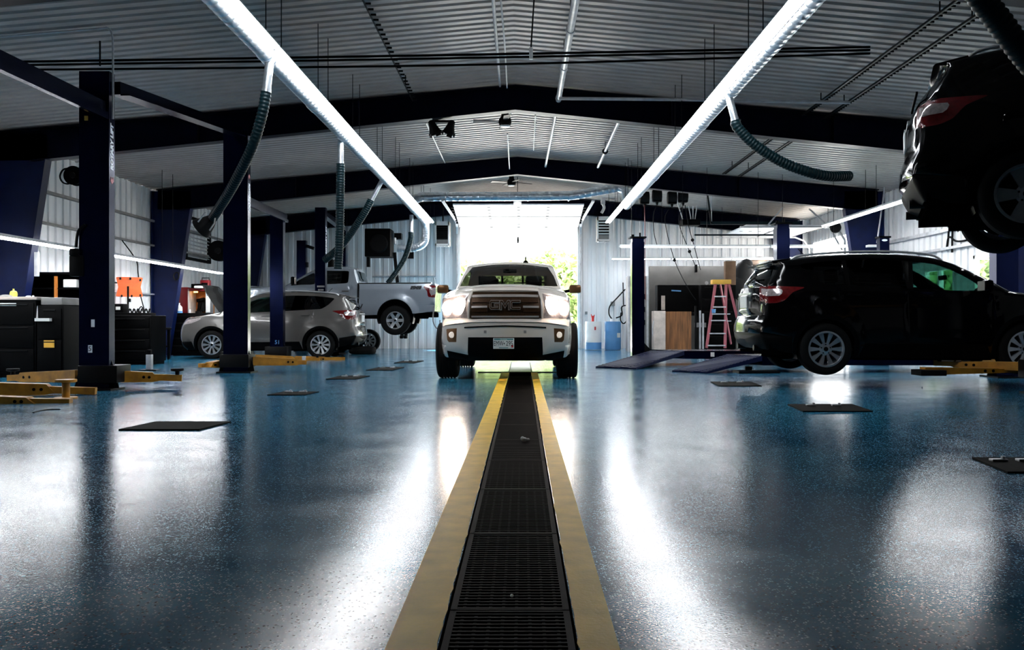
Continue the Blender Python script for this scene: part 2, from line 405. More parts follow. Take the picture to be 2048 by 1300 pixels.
# ---------------------------------------------------------------- steel portal frames
def steel_frame(Y, label, cols=True):
    r = T('portal_frame', label, 'steel frame', (RX, Y, 0), 'blue steel portal frames')
    for s in (-1, 1):
        X = lambda a: RX + s * a
        zt = lambda a: 5.30 - .09 * a; zb = lambda a: 4.86 - .105 * a
        mb = MB(); aL = 9.0
        mb.prism([(0, zb(0)), (aL, zb(aL)), (9.6, zb(aL)), (9.6, zt(9.6)), (0, zt(0))], lambda u, v, d: V((X(u), Y + d, v)), -.012, .012)
        mb.prism([(0, zb(0)), (aL, zb(aL)), (aL, zb(aL) - .022), (0, zb(0) - .022)], lambda u, v, d: V((X(u), Y + d, v)), -.11, .11)
        mb.prism([(0, zt(0)), (9.6, zt(9.6)), (9.6, zt(9.6) - .02), (0, zt(0) - .02)], lambda u, v, d: V((X(u), Y + d, v)), -.11, .11)
        for a in (2.9, 5.9): mb.prism([(a, zb(a)), (a + .02, zb(a)), (a + .02, zt(a)), (a, zt(a))], lambda u, v, d: V((X(u), Y + d, v)), -.1, .1)
        mb.build('rafter', MT['frame_paint_shaded'], r)
        mb = MB(); o = 9.72
        inner = [(9.32, 0), (8.72, 3.93)]
        mb.prism([(9.32, 0), (8.72, 3.93), (8.72, 4.4), (o, 4.4), (o, 0)], lambda u, v, d: V((X(u), Y + d, v)), -.012, .012)
        mb.prism([(9.32, 0), (8.72, 3.93), (8.70, 3.93), (9.30, 0)], lambda u, v, d: V((X(u), Y + d, v)), -.11, .11)
        mb.prism([(o, 0), (o, 4.4), (o + .02, 4.4), (o + .02, 0)], lambda u, v, d: V((X(u), Y + d, v)), -.11, .11)
        mb.prism([(9.25, 0), (9.25, .02), (9.8, .02), (9.8, 0)], lambda u, v, d: V((X(u), Y + d, v)), -.14, .14)
        mb.build('column', MT['frame_paint_lit'], r)
        for a in (3.1, 6.2):                                # flange braces up to the roof
            MB().bar((X(a), Y + .02, zb(a) + .02), (X(a), Y + .75, zt(a) - .02), .03, .03).build('flange_brace', MT['light_steel'], r)
    return r
for Y, l in ((9.23, 'dark blue steel portal frame nearest the camera, crossing the top corners of the photo'), (16.3, 'dark blue steel portal frame just in front of the larger ceiling fan'),
             (23.35, 'dark blue steel portal frame just in front of the smaller ceiling fan'), (30.12, 'dark blue steel portal frame standing against the far wall')):
    steel_frame(Y, l)
# ---------------------------------------------------------------- outside
struct(MB().raw([(-60, YF + .01, -.03), (60, YF + .01, -.03), (60, 90, -.03), (-60, 90, -.03)], [(0, 1, 2, 3)]).build('ground', MT['concrete_out'], smooth=0))
struct(MB().raw([(W + .05, -30, -.03), (60, -30, -.03), (60, YF + .01, -.03), (W + .05, YF + .01, -.03)], [(0, 1, 2, 3)]).build('ground', MT['concrete_out'], smooth=0))
def leaf_material():
    m = mat('leaves', (.10, .26, .05), .6); nt = m.node_tree; b = nt.nodes['Principled BSDF']
    oi = nt.nodes.new('ShaderNodeTexCoord'); n = nt.nodes.new('ShaderNodeTexNoise'); n.inputs['Scale'].default_value = 1.6
    r = nt.nodes.new('ShaderNodeValToRGB'); r.color_ramp.elements[0].color = (.22, .34, .10, 1); r.color_ramp.elements[1].color = (.55, .66, .33, 1)
    r.color_ramp.elements[0].position = .35; r.color_ramp.elements[1].position = .65
    nt.links.new(oi.outputs['Object'], n.inputs['Vector']); nt.links.new(n.outputs[0], r.inputs[0]); nt.links.new(r.outputs[0], b.inputs['Base Color'])
    return m
LEAF = leaf_material()
def tree(loc, h, label):
    t = T('tree', label, 'tree', (0, 0, 0), 'trees beyond the overhead door')
    MB().tube([(0, 0, 0), (.05, .02, h * .3), (0, .1, h * .65)], [.16, .12, .06], 10).build('trunk', MT['bark'], t)
    mb = MB(); cl = [(V((RND.uniform(-1.6, 1.6), RND.uniform(-1.2, 1.2), RND.uniform(.22, .9) * h)), RND.uniform(.7, 1.2)) for _ in range(26)]
    for c, r in cl:
        for _ in range(230):
            d = V((RND.gauss(0, 1), RND.gauss(0, 1), RND.gauss(0, 1))).normalized() * r * RND.uniform(.55, 1.05)
            q = c + d; a = V((RND.uniform(-1, 1), RND.uniform(-1, 1), RND.uniform(-.6, .6))).normalized() * .17; b_ = a.cross(V((RND.uniform(-1, 1), RND.uniform(-1, 1), RND.uniform(-1, 1)))).normalized() * .11
            mb.raw([q - a, q + b_, q + a, q - b_], [(0, 1, 2, 3)])
    mb.build('foliage', LEAF, t, smooth=0); t.location = loc
    return t
tl = 'green leafy tree in the bright row outside the open overhead door'
t0 = tree((-4.5, 46, 0), 4.0, tl)
for (x, y, s_, rz) in ((-1.2, 47.5, 1.0, 1), (1.8, 45.5, 1.1, 2.2), (4.6, 47, .95, 3.1), (7.5, 46, 1.05, 4)):
    d = dup(t0, (x, y, 0), rz=rz); d.scale = (s_,) * 3
tl2 = 'green leafy tree seen through the windows of the right wall'
for k, (x, y, rz) in enumerate(((19.5, 41.5, .5), (23, 45.5, 2), (18.5, 36, 3.3))):
    dup(t0, (x, y, 0), rz=rz, label=tl2, group='trees beyond the side windows').scale = (1.5,) * 3
# ================================================================ light rows, ducts, hoses and other things under the roof
def strip_light(a, b, label, group, tm=None, w=.17, drop=0.0, chain=None):
    a, b = V(a), V(b); c = (a + b) / 2
    r = T('strip_light', label, 'light', c, group)
    d = (b - a).normalized(); s, u = frame(d)
    if u.z < 0: u = -u
    L_ = (b - a).length - .03
    a2 = c - d * L_ / 2; b2 = c + d * L_ / 2
    hb = MB(); prof = [(-w / 2, -.005), (-w * .3, .05), (w * .3, .05), (w / 2, -.005), (w * .26, .03), (-w * .26, .03)]
    hb.prism(prof, lambda p, q, t: (a2 + d * t) + s * p + u * q, 0, L_)
    hb.build('housing', MT['housing_white'], r, smooth=0)
    for k in (-1, 1):
        MB().cyl(a2 + d * .03 + s * k * w * .27 - u * .006, b2 - d * .03 + s * k * w * .27 - u * .006, w * .17, n=10).build('tube', tm or TUBE, r)
    for q in (a2, b2): MB().box(q + u * .005, (.03 if abs(d.x) > .5 else w * .8, .03 if abs(d.y) > .5 else w * .8, .05)).build('end_cap', MT['housing_white'], r)
    if chain:
        for q in (a2 + d * .3, b2 - d * .3): MB().cyl(q + u * .04, (q.x, q.y, chain(q.x) if callable(chain) else chain), .006, n=6).build('hanger_rod', MT['dark_steel'], r)
    return r
def light_row(x, z, y0, y1, n, label, group):
    for i in range(n):
        a = y0 + (y1 - y0) * i / n; b = y0 + (y1 - y0) * (i + 1) / n
        strip_light((x, a, z), (x, b, z), label, group, chain=roof_z)
light_row(-2.87, 4.07, 7.6, 27.6, 8, 'white fluorescent strip light in the long row beside the left ceiling duct', 'strip lights along the left duct')
light_row(2.69, 4.06, 7.6, 27.6, 8, 'white fluorescent strip light in the long row beside the right ceiling duct', 'strip lights along the right duct')
for i in range(4):
    a = 9.7 + i * 3.75
    strip_light((-8.5, a, 2.3), (-8.5, a + 3.75, 2.3), 'fluorescent strip light in the low row along the left wall benches', 'strip lights along the left wall', WALLTUBE, w=.17, chain=4.5)
for i in range(4):
    a = 11 + i * 3.2
    strip_light((8.2, a, 3.53), (8.2, a + 3.2, 3.53), 'fluorescent strip light in the sloping looking row along the right wall', 'strip lights along the right wall', w=.17, chain=4.55)
for i in range(3):
    strip_light((2.5 + i * 1.95, 22.6, 2.86), (4.45 + i * 1.95, 22.6, 2.86), 'upper of the two fluorescent rows behind the four-post lift column', 'upper strip lights by the far right bay', BENCHTUBE, w=.11, chain=roof_z)
for i in range(3):
    strip_light((2.94 + i * 2.0, 29.05, 3.02), (4.94 + i * 2.0, 29.05, 3.02), 'lower fluorescent row close to the far wall above the plaster partition', 'strip lights on the far wall', BENCHTUBE, w=.14, chain=roof_z)
# ---------------------------------------------------------------- extraction ducts
def duct_mesh(pts, r):
    out, rs = [], []
    pts = [V(p) for p in pts]
    for a, b in zip(pts[:-1], pts[1:]):
        L_ = (b - a).length; n = max(1, int(L_ / .16))
        for k in range(n):
            for t, q in ((0, r), (.86, r), (.9, r * 1.035), (.96, r * 1.035)):
                out.append(a + (b - a) * ((k + t) / n)); rs.append(q)
    out.append(pts[-1]); rs.append(r)
    return MB().tube(out, rs, 20)
def drop_pipe(root, top, bot, r):
    top, bot = V(top), V(bot)
    MB().cyl(top, bot, r, n=14).cyl(bot + (top - bot).normalized() * .06, bot, r * 1.12, n=14).build('drop_pipe', MT['galvanized'], root)
def collar(root, x, y, z, r):
    MB().lathe([(r, -.12), (r * 1.12, -.11), (r * 1.12, -.07), (r * 1.05, -.06), (r * 1.05, .06), (r * 1.12, .07), (r * 1.12, .11), (r, .12)], (x, y, z), 'y', 20).build('collar', MT['galvanized'], root)
dl = T('duct', 'long galvanized extraction duct running beside the left row of ceiling lights', 'duct', (-3.06, 13, 4.14))
duct_mesh([(-3.06, -2, 4.14), (-3.06, 26.6, 4.10)], .108).build('pipe', MT['galvanized'], dl)
for y in (5.6, 10.5, 12.9, 15.1, 17.3, 19.6, 22, 24.6, 26.2): collar(dl, -3.06, y, 4.14 - .04 * y / 27, .108)
el = [(-3.06, 26.6, 4.10), (-3.06, 27.2, 4.08), (-3.06, 27.5, 3.98), (-3.06, 27.6, 3.75), (-3.1, 27.65, 3.45), (-3.3, 27.6, 3.28), (-3.6, 27.6, 3.24), (-3.95, 27.6, 3.24)]
duct_mesh(spline(el, 4), .125).build('elbow', MT['galvanized'], dl)
dr = T('duct', 'long galvanized extraction duct running beside the right row of ceiling lights', 'duct', (2.9, 12, 4.14))
duct_mesh([(2.9, -2, 4.14), (2.9, 24.3, 4.14)], .108).build('pipe', MT['galvanized'], dr)
for y in (6.5, 10.1, 12.2, 14.2, 16.8, 19.3, 21.9): collar(dr, 2.9, y, 4.14, .108)
dc = T('duct', 'galvanized cross duct spanning the ceiling just above the open overhead door', 'duct', (0, 24.75, 4.46))
duct_mesh(spline([(-3.09, 24.75, 4.18), (-3.06, 24.75, 4.36), (-2.85, 24.75, 4.45), (-2.5, 24.75, 4.46), (0, 24.75, 4.47), (1.35, 24.75, 4.49)], 3) + [V((1.6, 24.75, 4.52)), V((2.75, 24.7, 4.72))], .13).build('pipe', MT['galvanized'], dc)
MB().tube(spline([(2.7, 24.7, 4.71), (2.88, 24.6, 4.6), (2.9, 24.4, 4.3), (2.9, 24.2, 4.14)], 4), .12, 16).build('elbow', MT['galvanized'], dc)
for x in (-2.1, -1.05, .15, 1.3): MB().lathe([(.128, -.02), (.14, -.015), (.14, .015), (.128, .02)], (x, 24.75, 4.47), 'x', 20).build('collar', MT['galvanized'], dc)
# ---------------------------------------------------------------- ribbed exhaust hoses
def hose(pts, r, label, m='hose_teal', name='exhaust_hose', pitch=.045, group=None):
    sp = spline(pts, 12); out, rs = [], []; acc = 0
    dense = []
    for a, b in zip(sp[:-1], sp[1:]):
        n = max(1, int((b - a).length / (pitch / 6)))
        for k in range(n): dense.append(a + (b - a) * (k / n))
    dense.append(sp[-1]); last = None
    for i, q in enumerate(dense):
        if last is not None: acc += (q - last).length
        last = q; ph = (acc / pitch) % 1
        out.append(q); rs.append(r * (.94 + .06 * math.cos(2 * PI * ph)))
    o = MB().tube(out, rs, 14).build(name, MT[m], smooth=50)
    return tag(o, label, 'hose', group)
def dropper(root, px0, py0, px1, py1, Y, rows, hr, label, r=.05, Y1=None):
    top = P(px0, py0, Y); bot = P(px1, py1, Y1 or Y)
    drop_pipe(root, top, bot, r)
    k = len(rows)
    return hose([bot + V((0, 0, .02))] + [P(x, y, yy) for x, y, yy in rows], hr, label)
dropper(dl, 541, 108, 532, 188, 10.5, [(524, 230, 10.5), (506, 290, 10.6), (480, 345, 10.9), (452, 395, 11.3), (424, 438, 11.8)], .066, 'ribbed teal exhaust hose sweeping down left in front of the second lift post')
dropper(dl, 681, 270, 681, 330, 15.1, [(681, 345, 15.1), (680, 420, 15.1), (679, 480, 15.1), (676, 538, 15.1)], .075, 'ribbed dark exhaust hose hanging straight down above the silver pickup cab')
dropper(dl, 766, 357, 742, 402, 19.6, [(732, 420, 19.6), (712, 452, 19.7), (684, 490, 19.9), (650, 520, 20.2)], .085, 'ribbed dark exhaust hose slanting down left between the lift posts above the pickup')
dropper(dl, 823, 430, 822, 466, 26.2, [(821, 480, 26.2), (810, 515, 26.2), (792, 545, 26.1), (776, 566, 26.0)], .085, 'teal exhaust hose hanging down into the bed of the silver pickup', r=.06)
dropper(dr, 1455, 182, 1471, 244, 12.2, [(1476, 256, 12.2), (1510, 290, 12.2), (1560, 322, 12.2), (1610, 342, 12.2), (1655, 352, 12.3), (1700, 352, 12.5)], .075, 'ribbed dark exhaust hose swinging to the right below the right ceiling duct')
hose([P(1925, -60, 5.4), P(1962, -5, 5.5), P(2000, 45, 5.55), P(2045, 105, 5.6), P(2100, 170, 5.7)], .082, 'thick teal ribbed hose cutting across the top right corner of the photo')
# nozzle and reels near the second post
nz = T('hose_nozzle', 'black flared exhaust nozzle on the end of the sweeping left hose', 'nozzle', P(415, 450, 11.85))
a = P(424, 438, 11.8)
MB().tube([a, a + V((-.05, 0, -.05)), a + V((-.16, .02, -.13))], [.07, .1, .15], 18).build('cone', MT['black_rubber'], nz)
MB().tube([P(411, 424, 11.6), P(396, 444, 11.6)], .010, 8).build('handle', MT['light_steel'], nz)
MB().tube([P(430, 436, 11.6), P(429, 446, 11.6), P(419, 461, 11.6)], .010, 8).build('handle', MT['light_steel'], nz)
def reel(c, r, label, w=.12, axis='y', rod=None, m='black_plastic'):
    t = T('hose_reel', label, 'reel', c)
    MB().lathe([(r * .3, -w / 2), (r, -w / 2), (r, -w / 2 + .012), (r * .82, -w / 2 + .015), (r * .82, w / 2 - .015), (r, w / 2 - .012), (r, w / 2), (r * .3, w / 2)], c, axis, 26).build('drum', MT[m], t)
    MB().lathe([(r * .02, -w * .7), (r * .3, -w * .7), (r * .3, w * .7), (r * .02, w * .7)], c, axis, 16).build('hub', MT['dark_steel'], t)
    if rod: MB().bar(c + V((0, 0, r * .3)), rod, .05, .03).build('bracket', MT['dark_steel'], t)
    return t
reel(P(438, 502, 16.2), .19, 'black hose reel just left of the second tall lift post', rod=P(455, 502, 16.2))
reel(P(150, 352, 12.0), .13, 'black cord reel mounted high on the left side of the nearest lift post', rod=P(162, 345, 12.0))
tag(MB().tube(spline([P(150, 352, 12), P(138, 338, 12), P(126, 340, 12), P(120, 353, 12), P(126, 365, 12), P(138, 367, 12), P(143, 355, 12), P(138, 346, 12)], 6), .012, 6).build('cord_loop', MT['black_rubber']), 'loop of black cord hanging beside the nearest lift post', 'cord')
# ---------------------------------------------------------------- conduits across the roof
for i, (yl, yr, z) in enumerate(((126, 94, .017), (133, 100, .016), (140, 107, .016))):
    a = P(-260, yl + 2, 12); b = P(1740, yr, 12); m_ = P(900, (yl + yr) / 2 + (7 if i == 2 else 0), 12)
    tag(MB().tube(spline([a, m_, b], 10), z, 8).build('conduit', MT['black_plastic']),
        'thin black conduit, %s of three running side by side across the ceiling' % ('highest', 'middle', 'lowest')[i], 'conduit', 'conduits across the ceiling')
def rail(x, z, y0, y1, label, w=.03, teeth=.11, m='dark_steel'):
    r = T('ladder_rail', label, 'rail', (x, (y0 + y1) / 2, z))
    mb = MB().span((x - w / 2, y0, z - w / 2), (x + w / 2, y1, z + w / 2)); y = y0
    while y < y1: mb.box((x + .035, y, z + .0), (.09, .022, .026)); y += teeth
    mb.build('notched_bar', MT[m], r); MB().cyl((x, y0 + 1, z), (x, y0 + 1, roof_z(x)), .01, n=6).build('hanger_rod', MT[m], r); MB().cyl((x, y1 - 1, z), (x, y1 - 1, roof_z(x)), .01, n=6).build('hanger_rod', MT[m], r)
    return r
for ya, yb, q in ((9.8, 16.1, 'before'), (16.5, 22.5, 'beyond')):
    rail(5.15, 4.72, ya, yb, 'dark notched rail under right roof slope %s second frame, nearer the ridge' % q)
    rail(5.55, 4.66, ya, yb, 'dark notched rail under right roof slope %s second frame, farther from ridge' % q)
rail(-2.02, 4.98, 9.4, 16.1, 'thin notched rail under the ceiling between left duct and ridge', w=.02, teeth=.2)
# pale pipes near the ridge
pp = T('pipe', 'thick pale pipe hanging right of the roof ridge, ending at the first fan beam', 'pipe', (.7, 12, 4.95))
pa, pb, pc = P(1158, -40, 9.6), P(1128, 120, 12.8), P(1117, 200, 16.0)
MB().tube([pa, pc], .05, 12).build('tube', MT['light_steel'], pp)
for t in (.3, .62, .97): q = pa.lerp(pc, t); MB().tube([q - V((0, .04, 0)), q + V((0, .04, 0))], .062, 12).build('coupling', MT['light_steel'], pp)
for t in (.3, .62): q = pa.lerp(pc, t); MB().cyl(q, (q.x, q.y, roof_z(q.x)), .006, n=6).build('hanger_rod', MT['dark_steel'], pp)
tag(MB().tube([P(1116, 204, 16.6), P(1091, 333, 23.1)], .032, 10).build('pipe', MT['light_steel']), 'slim pale pipe right of the fans continuing toward the far wall', 'pipe')
p2 = T('pipe', 'short pale pipe with a dark ring hanging between ridge and right light row', 'pipe', P(1222, 280, 19))
qa, qb = P(1248, 220, 16.6), P(1196, 334, 22.6)
MB().tube([qa, qb], .036, 10).build('tube', MT['light_steel'], p2)
q = qa.lerp(qb, .66); MB().tube([q - V((0, .03, 0)), q + V((0, .03, 0))], .07, 12).build('ring', MT['dark_steel'], p2)
MB().cyl(q, (q.x, q.y, roof_z(q.x)), .006, n=6).build('hanger_rod', MT['dark_steel'], p2)
tag(MB().tube([P(1118, 197, 14.8), P(1362, 199, 14.8), P(1700, 205, 14.8)], .028, 8).build('pipe', MT['light_steel']), 'pale horizontal pipe running right along the second portal frame', 'pipe')
tag(MB().tube([P(984, -30, 10.2), P(1000, 172, 15.9)], .022, 8).build('conduit', MT['light_steel']), 'thin pale conduit running along the left side of the ridge to the larger fan', 'conduit')
tag(MB().tube(spline([P(1000, -20, 10.1), P(1010, 100, 12.6), P(1014, 176, 15.6)], 6), .012, 8).build('conduit', MT['light_steel']), 'slim conduit along the ridge dropping to the larger fan', 'conduit')
tag(MB().tube([P(1015, 268, 18.5), P(1019, 338, 23.1)], .016, 8).build('conduit', MT['light_steel']), 'slim conduit along the ridge between the two ceiling fans', 'conduit')
tag(MB().tube([P(852, 246, 16.6), P(890, 326, 22.9)], .016, 8).build('conduit', MT['light_steel']), 'slim conduit under the ceiling beside the twin floodlights', 'conduit')
tag(MB().tube([P(1071, 230, 16.6), P(1067, 300, 21.4)], .014, 8).build('conduit', MT['light_steel']), 'slim conduit under the ceiling just right of the larger fan', 'conduit')
# hanging junction box on the bundle of conduits
jb = T('junction_box', 'small white electrical box hanging from a dark cable near the ridge', 'box', P(1062, 104, 12))
MB().box(P(1062, 107, 12), (.05, .05, .16), bev=.005).build('body', MT['white_paint'], jb)
MB().cyl(P(1062, 96, 12), P(1068, 0, 12) , .012, n=6).build('cable', MT['black_rubber'], jb)
# ceiling fans
def fan(c, r, rod, label, rz):
    t = T('ceiling_fan', label, 'fan', c, 'ceiling fans on the ridge')
    MB().cyl(c + V((0, 0, .1)), rod, .018, n=8).build('downrod', MT['dark_steel'], t)
    MB().lathe([(.03, .22), (.07, .2), (.08, .12), (.12, .07), (.13, 0), (.11, -.06), (.05, -.08)], c, 'z', 20).build('motor', MT['black_plastic'], t)
    MB().lathe([(.02, -.10), (.085, -.09), (.10, -.07), (.10, -.04)], c, 'z', 20).build('cap', MT['light_steel'], t)
    for k in range(4):
        a = rz + k * PI / 2; mb = MB(); R_ = M.Rotation(a, 4, 'Z')
        top = [V(q) for q in ((.10, -.03, .02), (.3, -.06, .015), (r, -.075, .0), (r, .075, .03), (.3, .06, .03), (.10, .03, .03))]; lo = [q - V((0, 0, .014)) for q in top]
        mb.raw(top + lo, [(0, 1, 2, 3, 4, 5), (11, 10, 9, 8, 7, 6)] + [(i, (i + 1) % 6, 6 + (i + 1) % 6, 6 + i) for i in range(6)])
        mb.xform(M.Translation(c) @ R_); mb.build('blade', MT['dark_steel'], t)
    return t
fan(P(1010, 245, 17.6), .64, P(1008, 190, 17.6) + V((0, 0, .12)), 'dark ceiling fan with long thin blades, larger and nearer of the two', .10)
fan(P(1023, 366, 25.6), .62, P(1023, 330, 25.6) + V((0, 0, .0)), 'small far ceiling fan hanging just above the cross duct', .35)
# twin floodlights under the second frame
ft = T('floodlight', 'pair of black floodlights clamped under the second portal frame', 'light', P(886, 246, 16.35))
MB().span(P(866, 247, 16.4), P(905, 240, 16.3)).build('bracket', MT['black_plastic'], ft)
for px, s_ in ((866, -1), (901, 1)):
    c = P(px, 253, 16.2); R_ = M.Translation(c) @ M.Rotation(.35 * s_, 4, 'Y') @ M.Rotation(.4, 4, 'X')
    MB().lathe([(.03, .12), (.06, .1), (.07, .02), (.11, -.1), (.12, -.12), (.09, -.11), (.02, -.1)], (0, 0, 0), 'z', 18).xform(R_).build('lamp_head', MT['black_plastic'], ft)
    mb = MB()
    for k in range(4):
        a = k * PI / 2 + .4; mb.box((.11 * math.cos(a), .11 * math.sin(a), -.14), (.012, .1, .07), rz=a)
    mb.xform(R_); mb.build('barn_doors', MT['black_plastic'], ft)
# hanging reels and their cords above the far right bay
RL = [(1289, 396), (1314, 392), (1344, 396), (1366, 393)]
for i, (px, py) in enumerate(RL):
    c = P(px, py, 25.2)
    t = T('cord_reel', ('leftmost of the four black cord reels hanging near the right duct end', 'second from left of the four black cord reels hanging at far right',
        'third from left of the four black cord reels hanging at far right', 'rightmost of the four black cord reels hanging at far right')[i], 'reel', c, 'cord reels under the ceiling')
    MB().box(c, (.28, .2, .36), bev=.05).build('case', MT['black_plastic'], t)
    MB().lathe([(.02, -.14), (.15, -.13), (.17, 0), (.15, .13), (.02, .14)], c, 'x', 18).build('drum', MT['black_rubber'], t)
    MB().bar(c + V((0, 0, .15)), (c.x, c.y, roof_z(c.x)), .06, .02).build('bracket', MT['dark_steel'], t)
    MB().tube([c + V((0, 0, -.18)), c + V((0, 0, -.27))], [.05, .02], 8).build('outlet', MT['black_plastic'], t)
CORDS = [([(1289, 410), (1290, 470), (1290, 560), (1291, 600)], None, 'reddish cord hanging straight down from the leftmost ceiling reel', 'red_paint'),
         ([(1314, 408), (1307, 430), (1308, 465), (1314, 490)], None, 'short black cord hanging from the second ceiling reel', 'black_rubber'),
         ([(1344, 412), (1330, 440), (1349, 520), (1376, 576), (1392, 600)], (1349, 520), 'slanting black cord with a stopper ball, nearest the four-post lift column', 'black_rubber'),
         ([(1366, 410), (1358, 446), (1379, 503), (1390, 530)], (1379, 503), 'slanting black cord with a stopper ball, middle one of three', 'black_rubber'),
         ([(1370, 410), (1378, 455), (1385, 480), (1401, 540)], (1385, 480), 'slanting black cord with a stopper ball, rightmost of three', 'black_rubber')]
for pts, ball, lab, m in CORDS:
    t = T('reel_cord', lab, 'cord', P(*pts[-1], 25.1))
    MB().tube(spline([P(x, y, 25.1) for x, y in pts], 6), .011, 6).build('cord', MT[m], t)
    if ball: MB().ball(P(*ball, 25.1), .05, n=12).build('stopper_ball', MT['black_rubber'], t)
# side door opener with its rail
op = T('door_opener', 'dark door opener box with long rail below the far right ceiling', 'opener', P(1388, 446, 26.6))
MB().span(P(1364, 438, 26.5), P(1396, 453, 26.9), bev=.02).build('motor_box', MT['black_plastic'], op)
MB().bar(P(1396, 446, 26.7), P(1600, 446, 26.7), .06, .09).build('rail', MT['hose_teal'], op)
MB().bar(P(1389, 470, 26.7), P(1560, 470, 26.7), .05, .05).build('rail', MT['hose_teal'], op)
for a, b in (((1382, 438), (1377, 412)), ((1386, 438), (1386, 412)), ((1390, 438), (1394, 411)), ((1352, 397), (1366, 440)), ((1388, 453), (1387, 472)), ((1423, 382), (1423, 444))):
    MB().bar(P(*a, 26.7), P(*b, 26.7), .045, .02).build('hanger', MT['light_steel'], op)
MB().bar(P(1415, 387, 26.6), P(1422, 448, 26.6), .09, .03).build('strap', MT['dark_steel'], op)
# far door opener lamp
o2 = T('door_opener', 'small white lit door opener centred above the open overhead door', 'opener', P(1035, 404, 26.9))
MB().box(P(1035, 404, 26.7), (.24, .4, .13), bev=.03).build('motor_box', MT['white_paint'], o2)
MB().box(P(1035, 406.5, 26.47), (.16, .03, .05), bev=.01).build('lamp', OPENERLAMP, o2)
MB().bar(P(1035, 400, 26.9), (P(1035, 400, 26.9).x, 30.1, 4.62), .05, .04).build('rail', MT['dark_steel'], o2)
hb = MB(); c = P(1035, 400, 26.7); hb.bar(c, (c.x, c.y, roof_z(c.x)), .03, .02); hb.build('hanger', MT['dark_steel'], o2)
tag(MB().cyl(P(1036, 455, 29.6), P(1036, 470, 29.6), .006, n=6).ball(P(1036, 480, 29.6), .06, (.6, .6, 2)).build('pull_cord', MT['dark_steel']), 'small dark pull handle hanging in the middle of the door opening', 'handle')
# unit heaters either side of the door
def heater(px0, px1, py0, py1, Y, label, slats):
    a, b = P(px0, py1, Y), P(px1, py0, Y); t = T('unit_heater', label, 'heater', ((a.x + b.x) / 2, Y, a.z), 'unit heaters beside the overhead door')
    cx, cz = (a.x + b.x) / 2, (a.z + b.z) / 2; w_, h_ = b.x - a.x, b.z - a.z
    MB().span((a.x, Y, a.z), (b.x, Y + .5, b.z), bev=.02).build('case', MT['grey_paint'], t)
    fr = MB(); e = .05
    for s in ((a.x, a.x + e, a.z, b.z), (b.x - e, b.x, a.z, b.z), (a.x, b.x, b.z - .13, b.z), (a.x, b.x, a.z, a.z + .06)): fr.span((s[0], Y - .03, s[2]), (s[1], Y, s[3]))
    fr.build('front_frame', MT['white_paint'], t)
    MB().span((a.x + e, Y - .004, a.z + .2), (b.x - e, Y - .002, b.z - .13)).build('dark_core', MT['black_plastic'], t)
    lv = MB(); z = a.z + .24
    while z < b.z - .16:
        lv.box((cx, Y - .02, z), (w_ - 2 * e, .05, .02 if slats else .012), rot=M.Rotation(-.5 if slats else .3, 3, 'X')); z += .095 if slats else .07
    lv.build('louvre', MT['white_paint' if slats else 'dark_steel'], t)
    fn = MB()
    for k in range(9): fn.box((a.x + e + (w_ - 2 * e) * k / 8, Y + .1, a.z - .02), (.02, .3, .04))
    fn.build('bottom_fins', MT['light_steel'], t)
    MB().bar((cx, Y + .25, b.z), (cx, Y + .25, roof_z(cx)), .04, .04).build('hanger', MT['dark_steel'], t)
    return t
heater(870, 899, 443, 491, 29.4, 'grey unit heater with dark mesh front left of the overhead door', False)
h2 = heater(1194, 1221, 433, 482, 29.3, 'pale unit heater with white louvres right of the overhead door', True)
MB().box(P(1206, 400, 29.4), (.14, .2, .3), bev=.02).tube(spline([P(1206, 408, 29.4), P(1208, 416, 29.4), P(1203, 426, 29.4)], 5), .05, 10).build('flue', MT['light_steel'], h2)
# dark fan unit where the left duct ends
fu = T('exhaust_fan_unit', 'big black fan unit on the far wall where the left duct ends', 'fan unit', P(758, 512, 27.7))
MB().span(P(729, 513, 27.5), P(788, 462, 28.3), bev=.03).build('case', MT['black_plastic'], fu)
MB().lathe([(.02, -.02), (.26, -.02), (.3, .03), (.26, .06), (.02, .06)], P(757, 487, 27.47), 'y', 24).build('grille', MT['dark_steel'], fu)
MB().bar(P(737, 513, 27.8), P(737, 534, 27.8), .12, .1).bar(P(789, 505, 28), P(795, 565, 28), .1, .1).build('bracket', MT['dark_steel'], fu)
MB().span(P(788, 478, 27.9), P(805, 468, 28.2)).build('junction_plate', MT['dark_steel'], fu)
MB().box(P(790, 482, 27.4), (.07, .1, .22), bev=.03).build('lamp_housing', MT['light_steel'], fu)
# far wall pipes behind the pickup
tag(MB().tube(spline([P(745, 553, 30.26), P(860, 553, 30.26), P(868, 556, 30.26), P(870, 570, 30.26)], 4), .03, 8).build('pipe', MT['light_steel']), 'pale horizontal pipe low on the far wall above the pickup bed', 'pipe')
tag(MB().span(P(816, 503, 30.1), P(827, 517, 30.0)).build('switch_box', MT['dark_steel']), 'grey switch box on the far wall behind the teal hose', 'switch box')
